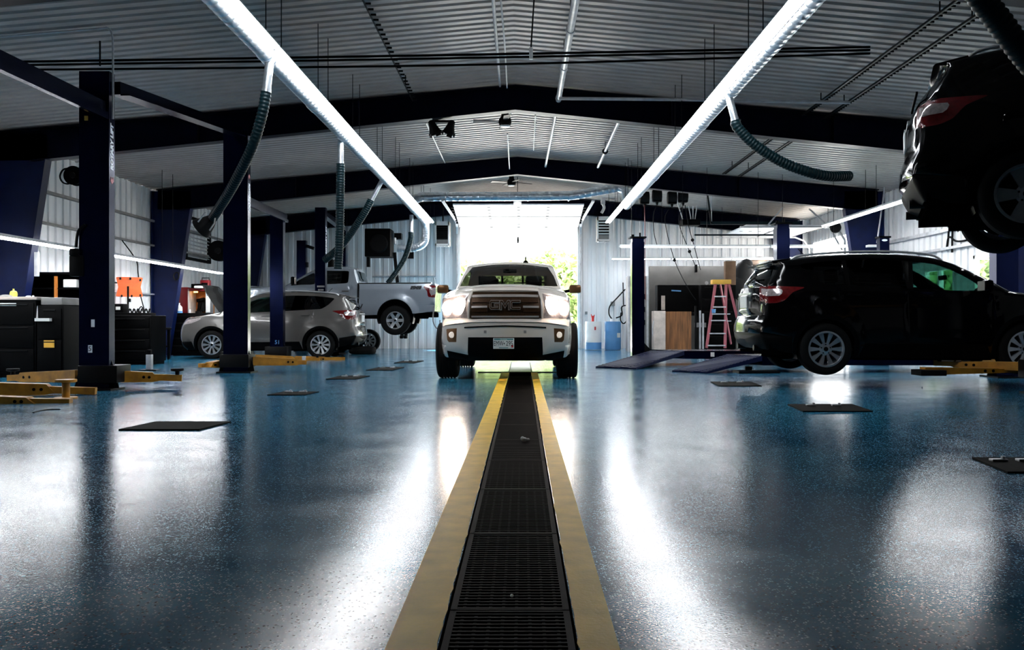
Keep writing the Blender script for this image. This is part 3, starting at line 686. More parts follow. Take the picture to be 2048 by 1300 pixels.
# ================================================================ lifts
def post(root, x, y, h, w=.42, d=.22, base=True, txt=None, up=True, letter_z=(2.2, 3.2)):
    mb = MB()                                               # front face and two returns, open rear channel
    mb.span((x - w / 2, y - d / 2, 0), (x + w / 2, y - d / 2 + .03, h)); mb.span((x + w / 2 - .03, y - d / 2 + .03, 0), (x + w / 2, y + d / 2, h)); mb.span((x - w / 2, y - d / 2 + .03, 0), (x - w / 2 + .03, y + d / 2, h))
    mb.span((x - w / 2 + .03, y - d / 2 + .05, h - .06), (x + w / 2 - .03, y + d / 2, h - .01))
    mb.build('post', MT['lift_blue'], root, smooth=0)
    if base:
        b = MB(); b.span((x - w * .7, y - d * 1.3, 0), (x + w * .7, y + d * 1.3, .025))
        for s in (-1, 1): b.prism([(0, .025), (.22, .025), (0, .4)], lambda u, v, dd, s=s: V((x + s * (w / 2 + u * .45), y + dd, v)), -.01, .01)
        b.build('base_plate', MT['dark_steel'], root)
    if txt:
        cz = sum(letter_z) / 2; L_ = letter_z[1] - letter_z[0]; size = L_ / len(txt) * 1.48
        sg = 1 if up else -1                               # reads upward or downward on the right hand face
        lettering(txt, size, lambda u, v, n: V((x + w / 2 + .002 + n, y - sg * v, cz + sg * u)), MT['letter_white'], root, depth=.003, bold=.006, shear=.15)
        pz = cz - sg * (L_ / 2 + .06); MB().prism([(-.05, 0), (-.01, .045), (.045, .03), (.0, .0), (.045, -.03), (-.01, -.045)], lambda u, v, n: V((x + w / 2 + n, y - sg * v, pz + sg * u)), 0, .004).build('emblem', MT['pink_fiberglass'], root)
def arm(root, p0, p1, p2, h0=.16, w0=.16, pad=True, m='lift_yellow'):
    p0, p1, p2 = V(p0), V(p1), V(p2); d = (p1 - p0).normalized()
    mb = MB(); s = V((d.y, -d.x, 0))
    mb.prism([(0, -h0 / 2), ((p1 - p0).length, -h0 / 2 + .02), ((p1 - p0).length + .1, -h0 / 4), ((p1 - p0).length, h0 / 2 - .02), (0, h0 / 2)], lambda u, v, q: p0 + d * u + V((0, 0, v)) + s * q, -w0 / 2, w0 / 2)
    a = mb.build('arm', MT[m], root)
    e = MB(); e.bar(p1 - d * .2, p2, w0 * .62, h0 * .5); e.build('arm_extension', MT[m], a)
    bl = MB()
    for t in (.82, .93): q = p0.lerp(p1, t); bl.cyl(q + s * (w0 / 2 + .005), q + s * (w0 / 2 - .02), .02, n=8); bl.cyl(q - s * (w0 / 2 + .005), q - s * (w0 / 2 - .02), .02, n=8)
    bl.build('bolt', MT['black_plastic'], a)
    if pad:
        q = p2 - d * .06
        MB().cyl(q + V((0, 0, .02)), q + V((0, 0, .1)), .028, n=12).lathe([(.05, .09), (.085, .1), (.085, .13), (.06, .13)], q, 'z', 18).build('lifting_pad', MT['black_rubber'], root)
def carriage(root, x, y, z=.2, s=1):
    MB().span((x - .26, y - .22, z - .1), (x + .26, y + .2, z + .13), bev=.01).build('carriage', MT['dark_steel'], root)
# --- the tall lift on the left: nearest post and the next one behind it
L1 = T('two_post_lift', 'tall dark blue two-post lift whose nearest post stands at far left with white lettering', 'vehicle lift', (-5.4, 13.6, 0), 'blue two-post lifts')
post(L1, -5.69, 11.7, 4.24, .40, .16, txt='ROTARY LIFT', letter_z=(2.86, 3.62))
post(L1, -5.14, 15.75, 4.35, .44, .16, txt='ROTARY LIFT', up=False, letter_z=(2.85, 3.46))
ob = MB(); a, b = V((-5.5, 11.8, 4.06)), V((-5.1, 15.7, 4.32)); ob.bar(a, b, .16, .17); ob.bar(a + V((.14, 0, -.09)), b + V((.1, 0, -.09)), .13, .02)
ob.build('overhead_beam', MT['lift_blue'], L1)
carriage(L1, -5.62, 11.78); carriage(L1, -5.14, 15.8)
arm(L1, P(205, 752, 11.75), P(305, 754, 12.0), P(364, 756, 12.1), .17)
arm(L1, P(160, 752, 11.8), P(50, 754, 12.2), P(20, 756, 12.3), .17)
arm(L1, P(505, 722, 15.9), P(590, 724, 16.2), P(612, 725, 16.3), .16, pad=False)
arm(L1, P(440, 728, 15.9), P(420, 730, 15.6), P(400, 731, 15.5), .14, pad=False)
sl = MB(); sl.span((-5.76, 11.6, .50), (-5.71, 11.615, .6)); sl.build('label', MT['letter_white'], L1)
lettering('5', .09, lambda u, v, n: V((-5.735 + u, 11.599 - n, .55 + v)), MT['ink'], L1, depth=.002)
MB().span((-5.72, 11.6, .84), (-5.68, 11.615, .94)).build('label', MT['letter_white'], L1)
MB().span((-5.81, 11.6, 3.58), (-5.765, 11.615, 3.64)).build('label', MT['amber_plate'], L1)
MB().box((-5.92, 11.66, 1.65), (.18, .14, .28), bev=.02).box((-5.93, 11.6, 1.83), (.1, .14, .1), bev=.02).tube(spline([(-5.92, 11.6, 1.9), (-5.88, 11.58, 2.1), (-5.8, 11.6, 2.2)], 5), .02, 8).build('power_unit', MT['dark_steel'], L1)
MB().tube([P(200, 132, 11.7), P(200, 82, 11.7)], .012, 8).build('conduit', MT['dark_steel'], L1)
MB().tube(spline([P(226, 238, 11.62), P(226, 120, 11.62), P(224, 70, 11.62), P(214, 56, 11.62), P(190, 58, 11.62), P(-30, 76, 11.62)], 5), .014, 8).build('conduit', MT['light_steel'], L1)
# --- nearest lift: only its far beam and yellow arms are in frame
L0 = T('two_post_lift', 'two-post lift at the left edge showing its overhead beam and low yellow arms', 'vehicle lift', (-5.6, 9, 0), 'blue two-post lifts')
post(L0, -5.75, 7.2, 3.9, .40, .16)
ob = MB(); ob.bar((-5.72, 7.1, 3.72), (-5.6, 11.58, 3.74), .17, .17); ob.bar((-5.55, 7.1, 3.60), (-5.46, 11.5, 3.62), .03, .09); ob.build('overhead_beam', MT['lift_blue'], L0)
carriage(L0, -5.75, 7.28)
arm(L0, P(-60, 801, 9.7), P(58, 802, 9.75), P(142, 803, 9.8), .13, .16, pad=False)
arm(L0, P(-40, 778, 10.6), P(95, 778, 10.8), P(192, 782, 10.9), .17, .16, pad=False)
q = P(132, 784, 10.4); MB().cyl(q - V((0, 0, .06)), q + V((0, 0, .12)), .045, n=14).lathe([(.05, .11), (.12, .12), (.12, .15), (.05, .15)], q, 'z', 18).lathe([(.05, -.09), (.13, -.09), (.13, -.06), (.05, -.06)], q, 'z', 18).build('lifting_pad', MT['lift_yellow'], L0)
# --- lift under the white crossover
L2 = T('two_post_lift', 'dark two-post lift whose far post stands in front of the white crossover', 'vehicle lift', (-5.7, 19, 0), 'blue two-post lifts')
post(L2, -5.62, 17.2, 3.46, .30, .2); post(L2, -5.82, 20.8, 3.46, .31, .2)
ob = MB(); ob.bar((-5.62, 17.2, 3.38), (-5.72, 20.9, 3.42), .2, .12); ob.bar((-5.56, 17.2, 3.3), (-5.62, 20.9, 3.32), .06, .06); ob.build('overhead_beam', MT['lift_blue'], L2)
carriage(L2, -5.82, 20.85); carriage(L2, -5.62, 17.25)
arm(L2, P(500, 716, 20.5), P(585, 718, 20.6), P(640, 719, 20.7), .17); arm(L2, P(590, 718, 20.7), P(650, 718, 20.9), P(690, 717, 21.0), .14)
lettering('51', .13, lambda u, v, n: V((-5.80 + u, 20.698 - n, .43 + v)), MT['blue_plastic'], L2, depth=.002)
MB().span(P(604, 731, 20.3), P(612, 712, 20.4)).build('stop_block', MT['light_steel'], L2)
# --- lift holding the silver pickup
L3 = T('two_post_lift', 'dark blue two-post lift straddling the raised silver pickup', 'vehicle lift', (-5.6, 26, 0), 'blue two-post lifts')
post(L3, P(642, 645, 22.9).x, 22.9, 3.9, .27, .2, txt='ROTARY LIFT', letter_z=(2.6, 3.5)); post(L3, P(686, 645, 28.2).x, 28.2, 4.0, .24, .3)
ob = MB(); ob.bar((P(652, 645, 22.9).x - .15, 22.9, 3.82), (P(692, 645, 28).x - .1, 28.2, 3.9), .16, .14); ob.build('overhead_beam', MT['lift_blue'], L3)
xa = P(642, 645, 22.9).x
arm(L3, (xa, 23.1, .87), (xa + .5, 23.9, .87), (xa + .75, 24.2, .87), .12); arm(L3, (xa, 23.1, .87), (xa - .5, 23.9, .87), (xa - .8, 24.2, .87), .12)
carriage(L3, xa, 23.0, .86)
nb = MB()
for k, (w_, z) in enumerate(((.20, 1.84), (.15, 1.75), (.14, 1.66))):
    for j in range(5): nb.box((xa - w_ / 2 + w_ * (j + .5) / 5 + .02, 22.79, z), (w_ / 6.5, .004, .045))
nb.build('notice_marks', MT['grey_paint'], L3); MB().box((xa + .03, 22.79, 1.585), (.15, .004, .03)).build('label', MT['letter_white'], L3)
# --- a lone far post
L4 = T('lift_post', 'short dark lift post standing against the far wall left of the pickup windshield', 'lift post', (P(604, 645, 27.6).x, 27.6, 0))
post(L4, P(604, 645, 27.6).x, 27.6, 3.48, .29, .2)
MB().bar(P(613, 492, 27.6), P(628, 497, 27.6), .08, .1).build('bracket', MT['dark_steel'], L4)
MB().span(P(613, 534, 27.5), P(617, 525, 27.7)).build('switch', MT['black_plastic'], L4)
# --- four-post lift on the right with its runways
L5 = T('four_post_lift', 'low dark blue four-post lift with ramps pointing at the centre aisle', 'vehicle lift', (4, 18, 0))
def fp(x, y, h, w=.28):
    MB().span((x - w / 2, y - w / 2, 0), (x + w / 2, y + w / 2, h - .12)).span((x - w * .46, y - w * .46, h - .12), (x + w * .46, y + w * .46, h - .03)).build('post', MT['lift_blue'], L5, smooth=0)
    MB().span((x - w * .65, y - w * .65, h - .03), (x + w * .65, y + w * .65, h)).cyl((x - .1, y, h), (x - .1, y, h + .06), .03, n=8).cyl((x + .06, y, h), (x + .06, y, h + .1), .02, n=8).build('cap', MT['black_plastic'], L5)
    MB().span((x - w, y - w, 0), (x + w, y + w, .03)).prism([(w / 2, .03), (w * 1.9, .03), (w / 2, .45)], lambda u, v, d: V((x + u, y + d, v)), -.06, .06).build('base_plate', MT['dark_steel'], L5)
fp(2.6, 19.8, 2.83); fp(5.86, 19.8, 3.14, .29)
def ramp(q, run):                                           # four top corners: tip far, tip near, crest near, crest far
    th = V((0, 0, -.09)); lo = [q[0] + V((0, 0, -.028)), q[1] + V((0, 0, -.028)), q[2] + th, q[3] + th]
    rp = MB().raw(q + lo, [(0, 1, 2, 3), (7, 6, 5, 4), (0, 4, 5, 1), (1, 5, 6, 2), (2, 6, 7, 3), (3, 7, 4, 0)]).build('ramp', MT['ramp_blue'], L5, smooth=0)
    t = MB(); at = lambda u, v: q[0].lerp(q[1], v).lerp(q[3].lerp(q[2], v), u)
    for i in range(16):
        for j in range(5):
            u = (i + (.25 if j % 2 else .7)) / 16; v = (j + .5) / 5; up = V((0, 0, .008))
            a = [at(u - .014, v - .09), at(u - .014, v + .09), at(u + .014, v + .09), at(u + .014, v - .09)]
            t.raw(a + [p + up for p in a], [(4, 5, 6, 7), (0, 4, 7, 3), (1, 2, 6, 5), (0, 1, 5, 4), (3, 7, 6, 2)])
    t.build('tread', MT['ramp_blue'], rp, smooth=0)
    MB().prism([(q[2].x, q[2].y), (run[0], q[2].y), (run[0], q[3].y), (q[3].x, q[3].y)], lambda u, v, d: V((u, v, d)), run[1] - .17, run[1]).build('runway', MT['lift_blue'], L5, smooth=0)
ramp([V((1.45, 17.35, .03)), V((2.18, 16.75, .03)), V((3.42, 18.5, .30)), V((2.85, 19.5, .27))], (8.2, .3))
ramp([V((2.72, 15.9, .03)), V((3.25, 15.4, .03)), V((4.3, 15.7, .30)), V((3.9, 16.7, .29))], (8.2, .3))
MB().span((4.9, 16.4, .12), (5.1, 19.9, .3)).span((7.6, 15.9, .12), (7.8, 19.9, .3)).build('cross_beam', MT['dark_steel'], L5)
MB().box(P(1425, 709, 16.35), (.07, .01, .08)).build('label', MT['paper_white'], L5)
# --- post behind the black crossover and the lift of the raised car
L6 = T('two_post_lift', 'dark blue two-post lift behind the windshield of the black crossover on the floor', 'vehicle lift', (7.6, 13, 0), 'blue two-post lifts')
post(L6, 7.92, 14.4, 3.9, .36, .22); post(L6, 6.6, 10.9, 3.9, .36, .22)
carriage(L6, 7.92, 14.3, .3); carriage(L6, 6.6, 11.0, .3)
arm(L6, (6.6, 11.25, .33), (6.0, 11.9, .33), (5.75, 12.2, .33), .12); arm(L6, (7.7, 14.2, .33), (6.6, 13.4, .33), (6.2, 13.1, .33), .12)
arm(L6, P(1845, 742, 11.5), P(1990, 741, 11.5), P(2040, 741, 11.5), .1, .16, pad=False)
MB().span(P(1842, 752, 11.3), P(1872, 738, 11.6), bev=.01).build('pad_block', MT['black_rubber'], L6)
# small post with a white badge by the right column
t = T('lift_post', 'dark post with an oval white badge beside the blue right hand column', 'lift post', (P(1766, 645, 22).x, 22, 0))
x = P(1766, 645, 22).x
MB().span((x - .12, 21.9, 0), (x + .12, 22.1, 3.02)).build('post', MT['lift_blue'], t, smooth=0)
MB().span((x - .15, 21.87, 3.02), (x + .15, 22.13, 3.06)).build('cap', MT['black_plastic'], t)
MB().lathe([(.004, -.01), (.07, -.008), (.07, 0)], (0, 0, 0), 'y', 20).xform(M.Translation((x, 21.9, 2.96)) @ M.Diagonal((1, 1, .4, 1))).build('badge', MT['letter_white'], t)
# ================================================================ vehicles
def pip(x, y, poly):
    c = False; n = len(poly); j = n - 1
    for i in range(n):
        xi, yi = poly[i]; xj, yj = poly[j]
        if (yi > y) != (yj > y) and x < (xj - xi) * (y - yi) / (yj - yi) + xi: c = not c
        j = i
    return c
def seg_d(px, py, a, b):
    dx, dy = b[0] - a[0], b[1] - a[1]; l2 = dx * dx + dy * dy
    t = max(0, min(1, ((px - a[0]) * dx + (py - a[1]) * dy) / l2)) if l2 else 0
    return math.hypot(px - a[0] - t * dx, py - a[1] - t * dy)
def soft(poly, n=5, sharp=()):                              # rounded closed polygon through the points
    out = []; k = len(poly)
    for i in range(k):
        p0, p1, p2, p3 = (poly[(i + q) % k] for q in (-1, 0, 1, 2))
        for j in range(n):
            t = j / n
            out.append(tuple(.5 * (2 * p1[a] + (p2[a] - p0[a]) * .55 * t + (-(p2[a] - p0[a]) * 1.1 + 6 * (p2[a] - p1[a]) - (p3[a] - p1[a]) * .55) * t * t + ((p2[a] - p0[a]) * .55 - 4 * (p2[a] - p1[a]) + (p3[a] - p1[a]) * .55) * t ** 3) for a in (0, 1)))
    return out
def circle(cx, cy, r, n=40, a0=0, a1=2 * PI): return [(cx + r * math.cos(a0 + (a1 - a0) * i / n), cy + r * math.sin(a0 + (a1 - a0) * i / n)) for i in range(n)]
def cdt_regions(outline, regions, holes, free):
    vs, es = [], []
    for poly in [outline] + [r[1] for r in regions] + holes:
        b = len(vs); k = len(poly); vs += [V(p) for p in poly]; es += [(b + i, b + (i + 1) % k) for i in range(k)]
    vs += [V(p) for p in free]
    ov, oe, of = delaunay_2d_cdt(vs, es, [], 0, 1e-4)[:3]
    bb = lambda q: (min(p[0] for p in q), max(p[0] for p in q), min(p[1] for p in q), max(p[1] for p in q))
    B = [bb(r[1]) for r in regions]; BH = [bb(h) for h in holes]
    res = {}
    for f in of:
        cx = sum(ov[i].x for i in f) / len(f); cy = sum(ov[i].y for i in f) / len(f)
        if not pip(cx, cy, outline): continue
        if any(b[0] < cx < b[1] and b[2] < cy < b[3] and pip(cx, cy, h) for b, h in zip(BH, holes)): continue
        nm = 'body'
        for (n_, poly), b in zip(regions, B):
            if b[0] < cx < b[1] and b[2] < cy < b[3] and pip(cx, cy, poly): nm = n_
        res.setdefault(nm, []).append(f)
    return ov, res
class Car:
    def __init__(s, pts, bottom, width, r=.05, n=6):
        # pts: (x, z, sharp, crown, exponent) from front bottom over the roof to rear bottom
        s.width, s.r, s.bottom = width, r, bottom
        s.smp = []; s.ctrl = []
        k = len(pts)
        def tan(i, side):
            p = pts[i]
            if i == 0: d = (pts[1][0] - p[0], pts[1][1] - p[1])
            elif i == k - 1: d = (p[0] - pts[-2][0], p[1] - pts[-2][1])
            elif p[2]: q = pts[i + 1] if side else pts[i - 1]; d = ((q[0] - p[0]) * (1 if side else -1), (q[1] - p[1]) * (1 if side else -1))
            else:
                a = (p[0] - pts[i - 1][0], p[1] - pts[i - 1][1]); b = (pts[i + 1][0] - p[0], pts[i + 1][1] - p[1])
                la, lb = math.hypot(*a), math.hypot(*b); u = (a[0] / la + b[0] / lb, a[1] / la + b[1] / lb); lu = math.hypot(*u) or 1
                return (u[0] / lu, u[1] / lu)
            l = math.hypot(*d) or 1; return (d[0] / l, d[1] / l)
        for i in range(k - 1):
            p, q = pts[i], pts[i + 1]; L_ = math.hypot(q[0] - p[0], q[1] - p[1]); ta, tb = tan(i, 1), tan(i + 1, 0)
            s.ctrl.append(len(s.smp))
            m_ = max(2, min(n, int(L_ / .06)))
            for j in range(m_):
                t = j / m_; h0, h1, h2, h3 = 2 * t ** 3 - 3 * t * t + 1, t ** 3 - 2 * t * t + t, -2 * t ** 3 + 3 * t * t, t ** 3 - t * t
                s.smp.append((h0 * p[0] + h1 * L_ * ta[0] + h2 * q[0] + h3 * L_ * tb[0], h0 * p[1] + h1 * L_ * ta[1] + h2 * q[1] + h3 * L_ * tb[1],
                              p[3] + (q[3] - p[3]) * t, p[4] + (q[4] - p[4]) * t))
        s.ctrl.append(len(s.smp)); p = pts[-1]; s.smp.append((p[0], p[1], p[3], p[4]))
        s.S = [0]
        for a, b in zip(s.smp[:-1], s.smp[1:]): s.S.append(s.S[-1] + math.hypot(b[0] - a[0], b[1] - a[1]))
        s.N = []
        for i in range(len(s.smp)):
            a, b = s.smp[max(0, i - 1)], s.smp[min(len(s.smp) - 1, i + 1)]; d = V((b[0] - a[0], b[1] - a[1])); d.normalize(); s.N.append((-d.y, d.x))
        s.outline = [(p[0], p[1]) for p in s.smp] + list(bottom)
        s.ew = [s.edge(p[0], p[1]) for p in s.smp]
    def edge(s, x, z): return s.width(x, z) - s.r
    def dist(s, x, z): return min(seg_d(x, z, a, b) for a, b in zip(s.smp[:-1], s.smp[1:]))
    def side(s, x, z, off=0, d=None):
        if d is None: d = s.dist(x, z)
        w = s.width(x, z)
        if d < s.r: w -= s.r * (1 - math.sqrt(max(0, 1 - ((s.r - d) / s.r) ** 2)))
        return w + off
    def at(s, sv):
        sv = max(0, min(s.S[-1], sv)); lo, hi = 0, len(s.S) - 1
        while hi - lo > 1:
            m_ = (lo + hi) // 2
            if s.S[m_] <= sv: lo = m_
            else: hi = m_
        t = (sv - s.S[lo]) / max(1e-9, s.S[hi] - s.S[lo]); L = lambda a, b: a + (b - a) * t
        p, q = s.smp[lo], s.smp[hi]
        return L(p[0], q[0]), L(p[1], q[1]), L(p[2], q[2]), L(p[3], q[3]), L(s.N[lo][0], s.N[hi][0]), L(s.N[lo][1], s.N[hi][1]), L(s.ew[lo], s.ew[hi])
    def strip(s, sv, t, off=0):
        x, z, c, e, nx, nz, w = s.at(sv); b = c * (1 - abs(t) ** e) + off
        return V((x + nx * b, t * w, z + nz * b))
    def find(s, val, i0, i1, k):                            # arclength where x (k=0) or z (k=1) takes a value between control points
        a, b = s.ctrl[i0], s.ctrl[i1]
        for i in range(a, b):
            p, q = s.smp[i][k], s.smp[i + 1][k]
            if (p - val) * (q - val) <= 0 and p != q: return s.S[i] + (val - p) / (q - p) * (s.S[i + 1] - s.S[i])
        return s.S[a] if abs(s.smp[a][k] - val) < abs(s.smp[b][k] - val) else s.S[b]
    def lat(s, sv, y): return y / s.at(sv)[6]
    def build(s, root, side_regions, strip_regions, holes, mats, per_side, grid=.075, body='car_white'):
        xs = [p[0] for p in s.outline]; zs = [p[1] for p in s.outline]
        free = []
        x = min(xs)
        while x < max(xs):
            z = min(zs)
            while z < max(zs):
                if pip(x, z, s.outline) and s.dist(x, z) > .05: free.append((x, z))
                z += grid
            x += grid
        for i in range(0, len(s.smp)):
            for d in (.006, .018, .036):
                q = (s.smp[i][0] - s.N[i][0] * d, s.smp[i][1] - s.N[i][1] * d)
                if pip(*q, s.outline): free.append(q)
        parts = {}
        ov, res = cdt_regions(s.outline, side_regions, holes, free)
        yy = [s.side(p.x, p.y) for p in ov]
        for nm, fs in res.items():
            for sg in (-1, 1):
                key = (nm, sg if nm in per_side else 0); vs_, f_ = parts.setdefault(key, ([], [])); b = len(vs_); mp = {}
                for f in fs:
                    g = []
                    for i in f:
                        if i not in mp: mp[i] = len(vs_); vs_.append(V((ov[i].x, sg * yy[i], ov[i].y)))
                        g.append(mp[i])
                    f_.append(g[::-1] if sg > 0 else g)
        nt_ = 22; free = []
        for i in range(1, len(s.S) - 1):
            for j in range(1, nt_): free.append((s.S[i], -1 + 2 * j / nt_))
        L_ = s.S[-1]; ol = [(v, -1) for v in s.S] + [(v, 1) for v in reversed(s.S)]
        ov, res = cdt_regions(ol, strip_regions, [], free)
        for nm, fs in res.items():
            for f in fs:
                cy = sum(ov[i].y for i in f)
                key = (nm, (1 if cy > 0 else -1) if nm in per_side else 0); vs_, f_ = parts.setdefault(key, ([], []))
                b = len(vs_); vs_ += [s.strip(ov[i].x, ov[i].y) for i in f]; f_.append(list(range(b, b + len(f))))
        out = {}
        for (nm, sg), (vs_, f_) in parts.items():
            mb = MB(); mb.raw(vs_, f_)
            o = mb.build(nm, MT[body] if nm not in mats else mats[nm], root, smooth=60, weld=.0025)
            out.setdefault(nm, []).append(o)
        return out
def wheel(root, x, y, z, R_, w_, rr, sgn, spokes=10, twin=False, rim='rim_silver', lug=5, taper=.55, w0=.030):
    hw = w_ / 2; prof = [(rr + .005, -hw * .92), (rr + .03, -hw * .98), (R_ - .05, -hw), (R_ - .015, -hw * .9), (R_, -hw * .72)]
    for k in range(5): a = -hw * .6 + k * hw * .3; prof += [(R_, a - hw * .1), (R_, a + hw * .08), (R_ - .010, a + hw * .1), (R_ - .010, a + hw * .18)]
    prof += [(R_, hw * .74), (R_ - .015, hw * .9), (R_ - .05, hw), (rr + .03, hw * .98), (rr + .005, hw * .92)]
    t = MB().lathe(prof, (x, y, z), 'y', 44, closed=True).build('tire', MT['tire'], root)
    o = sgn * hw; mb = MB(); c = V((x, y, z))
    mb.lathe([(rr + .008, o * .94), (rr + .010, o * .99), (rr - .012, o * .99), (rr - .02, o * .8), (rr - .03, -o * .8), (rr + .006, -o * .85)], c, 'y', 44, closed=True)
    for k in range(spokes):
        a = k * 2 * PI / spokes
        for q in ((-.09, .09) if twin else (0,)):
            a2 = a + q; ur = V((math.cos(a), 0, math.sin(a))); ue = V((math.cos(a2), 0, math.sin(a2))); tn = V((-math.sin(a), 0, math.cos(a))); te = V((-math.sin(a2), 0, math.cos(a2)))
            p0 = c + ur * .05 + tn * q * .25; p1 = c + ue * (rr - .012); n = V((0, 1, 0)); i0, i1 = o * .74, o * .86
            wi, wo = w0 * taper, w0
            vs_ = [p0 - tn * wi + n * i0, p0 + tn * wi + n * i0, p1 + te * wo + n * i1, p1 - te * wo + n * i1]
            vs_ += [v - n * sgn * .035 for v in vs_]
            mb.raw(vs_, [(0, 1, 2, 3), (7, 6, 5, 4), (0, 4, 5, 1), (1, 5, 6, 2), (2, 6, 7, 3), (3, 7, 4, 0)])
    mb.lathe([(.002, o * .8), (.045, o * .8), (.06, o * .74), (.085, o * .70), (.085, o * .5)], c, 'y', 24)
    rm = mb.build('rim', MT[rim], t)
    hb = MB(); hb.lathe([(.002, o * .83), (.03, o * .82), (.032, o * .78)], c, 'y', 18)
    for k in range(lug): a = k * 2 * PI / lug + .3; q = c + V((.062 * math.cos(a), 0, .062 * math.sin(a))); hb.cyl(q + V((0, o * .7, 0)), q + V((0, o * .78, 0)), .009, n=8)
    hb.build('hub_cap', MT['black_plastic'], t)
    MB().lathe([(.03, -o * .1), (rr * .78, -o * .1), (rr * .78, o * .02), (.03, o * .02)], c, 'y', 30).build('brake_disc', MT['dark_steel'], t)
    return t
def wells(root, axles, z, R_, w_in, w_out):
    for x in axles:
        for sg in (-1, 1):
            mb = MB(); arc = [(x + R_ * math.cos(a), z + R_ * math.sin(a)) for a in [PI * (-.12 + 1.24 * i / 24) for i in range(25)]]
            vs_ = []; fs = []
            for p in arc: vs_ += [V((p[0], sg * w_in, p[1])), V((p[0], sg * w_out, p[1]))]
            for i in range(24): fs.append((2 * i, 2 * i + 1, 2 * i + 3, 2 * i + 2))
            b = len(vs_); vs_.append(V((x, sg * w_in, z)))
            for i in range(24): fs.append((2 * i, 2 * i + 2, b))
            mb.raw(vs_, fs).build('wheel_liner', MT['black_plastic'], root)
def seat(root, x, y, z, w_=.46, hr=True):                   # facing the front (-x)
    mb = MB()
    mb.box((x - .02, y, z), (.5, w_, .16), bev=.05)
    mb.box((x + .28, y, z + .32), (.16, w_, .62), rot=M.Rotation(.25, 3, 'Y'), bev=.06)
    if hr: mb.box((x + .40, y, z + .74), (.1, w_ * .58, .2), rot=M.Rotation(.15, 3, 'Y'), bev=.045).cyl((x + .36, y - .06, z + .58), (x + .38, y - .06, z + .7), .008, n=6).cyl((x + .36, y + .06, z + .58), (x + .38, y + .06, z + .7), .008, n=6)
    mb.build('seat', MT['interior'], root)
def mirror(root, x, y, z, sg, m, s_=1, tall=False):
    mb = MB(); h = (.24 if tall else .16) * s_; w_ = .22 * s_
    mb.box((x, y + sg * (.10 + w_ / 2), z + h * .35), (.12 * s_, w_, h), bev=.045 * s_)
    o = mb.build('mirror', m, root)
    MB().bar((x + .0, y - sg * .02, z), (x + .01, y + sg * .14, z + .03), .07, .05, bev=.015).build('mirror_arm', MT['black_plastic'], o)
    MB().box((x + .063 * s_, y + sg * (.10 + w_ / 2), z + h * .35), (.006, w_ * .8, h * .78)).build('mirror_glass', MT['chrome'], o)
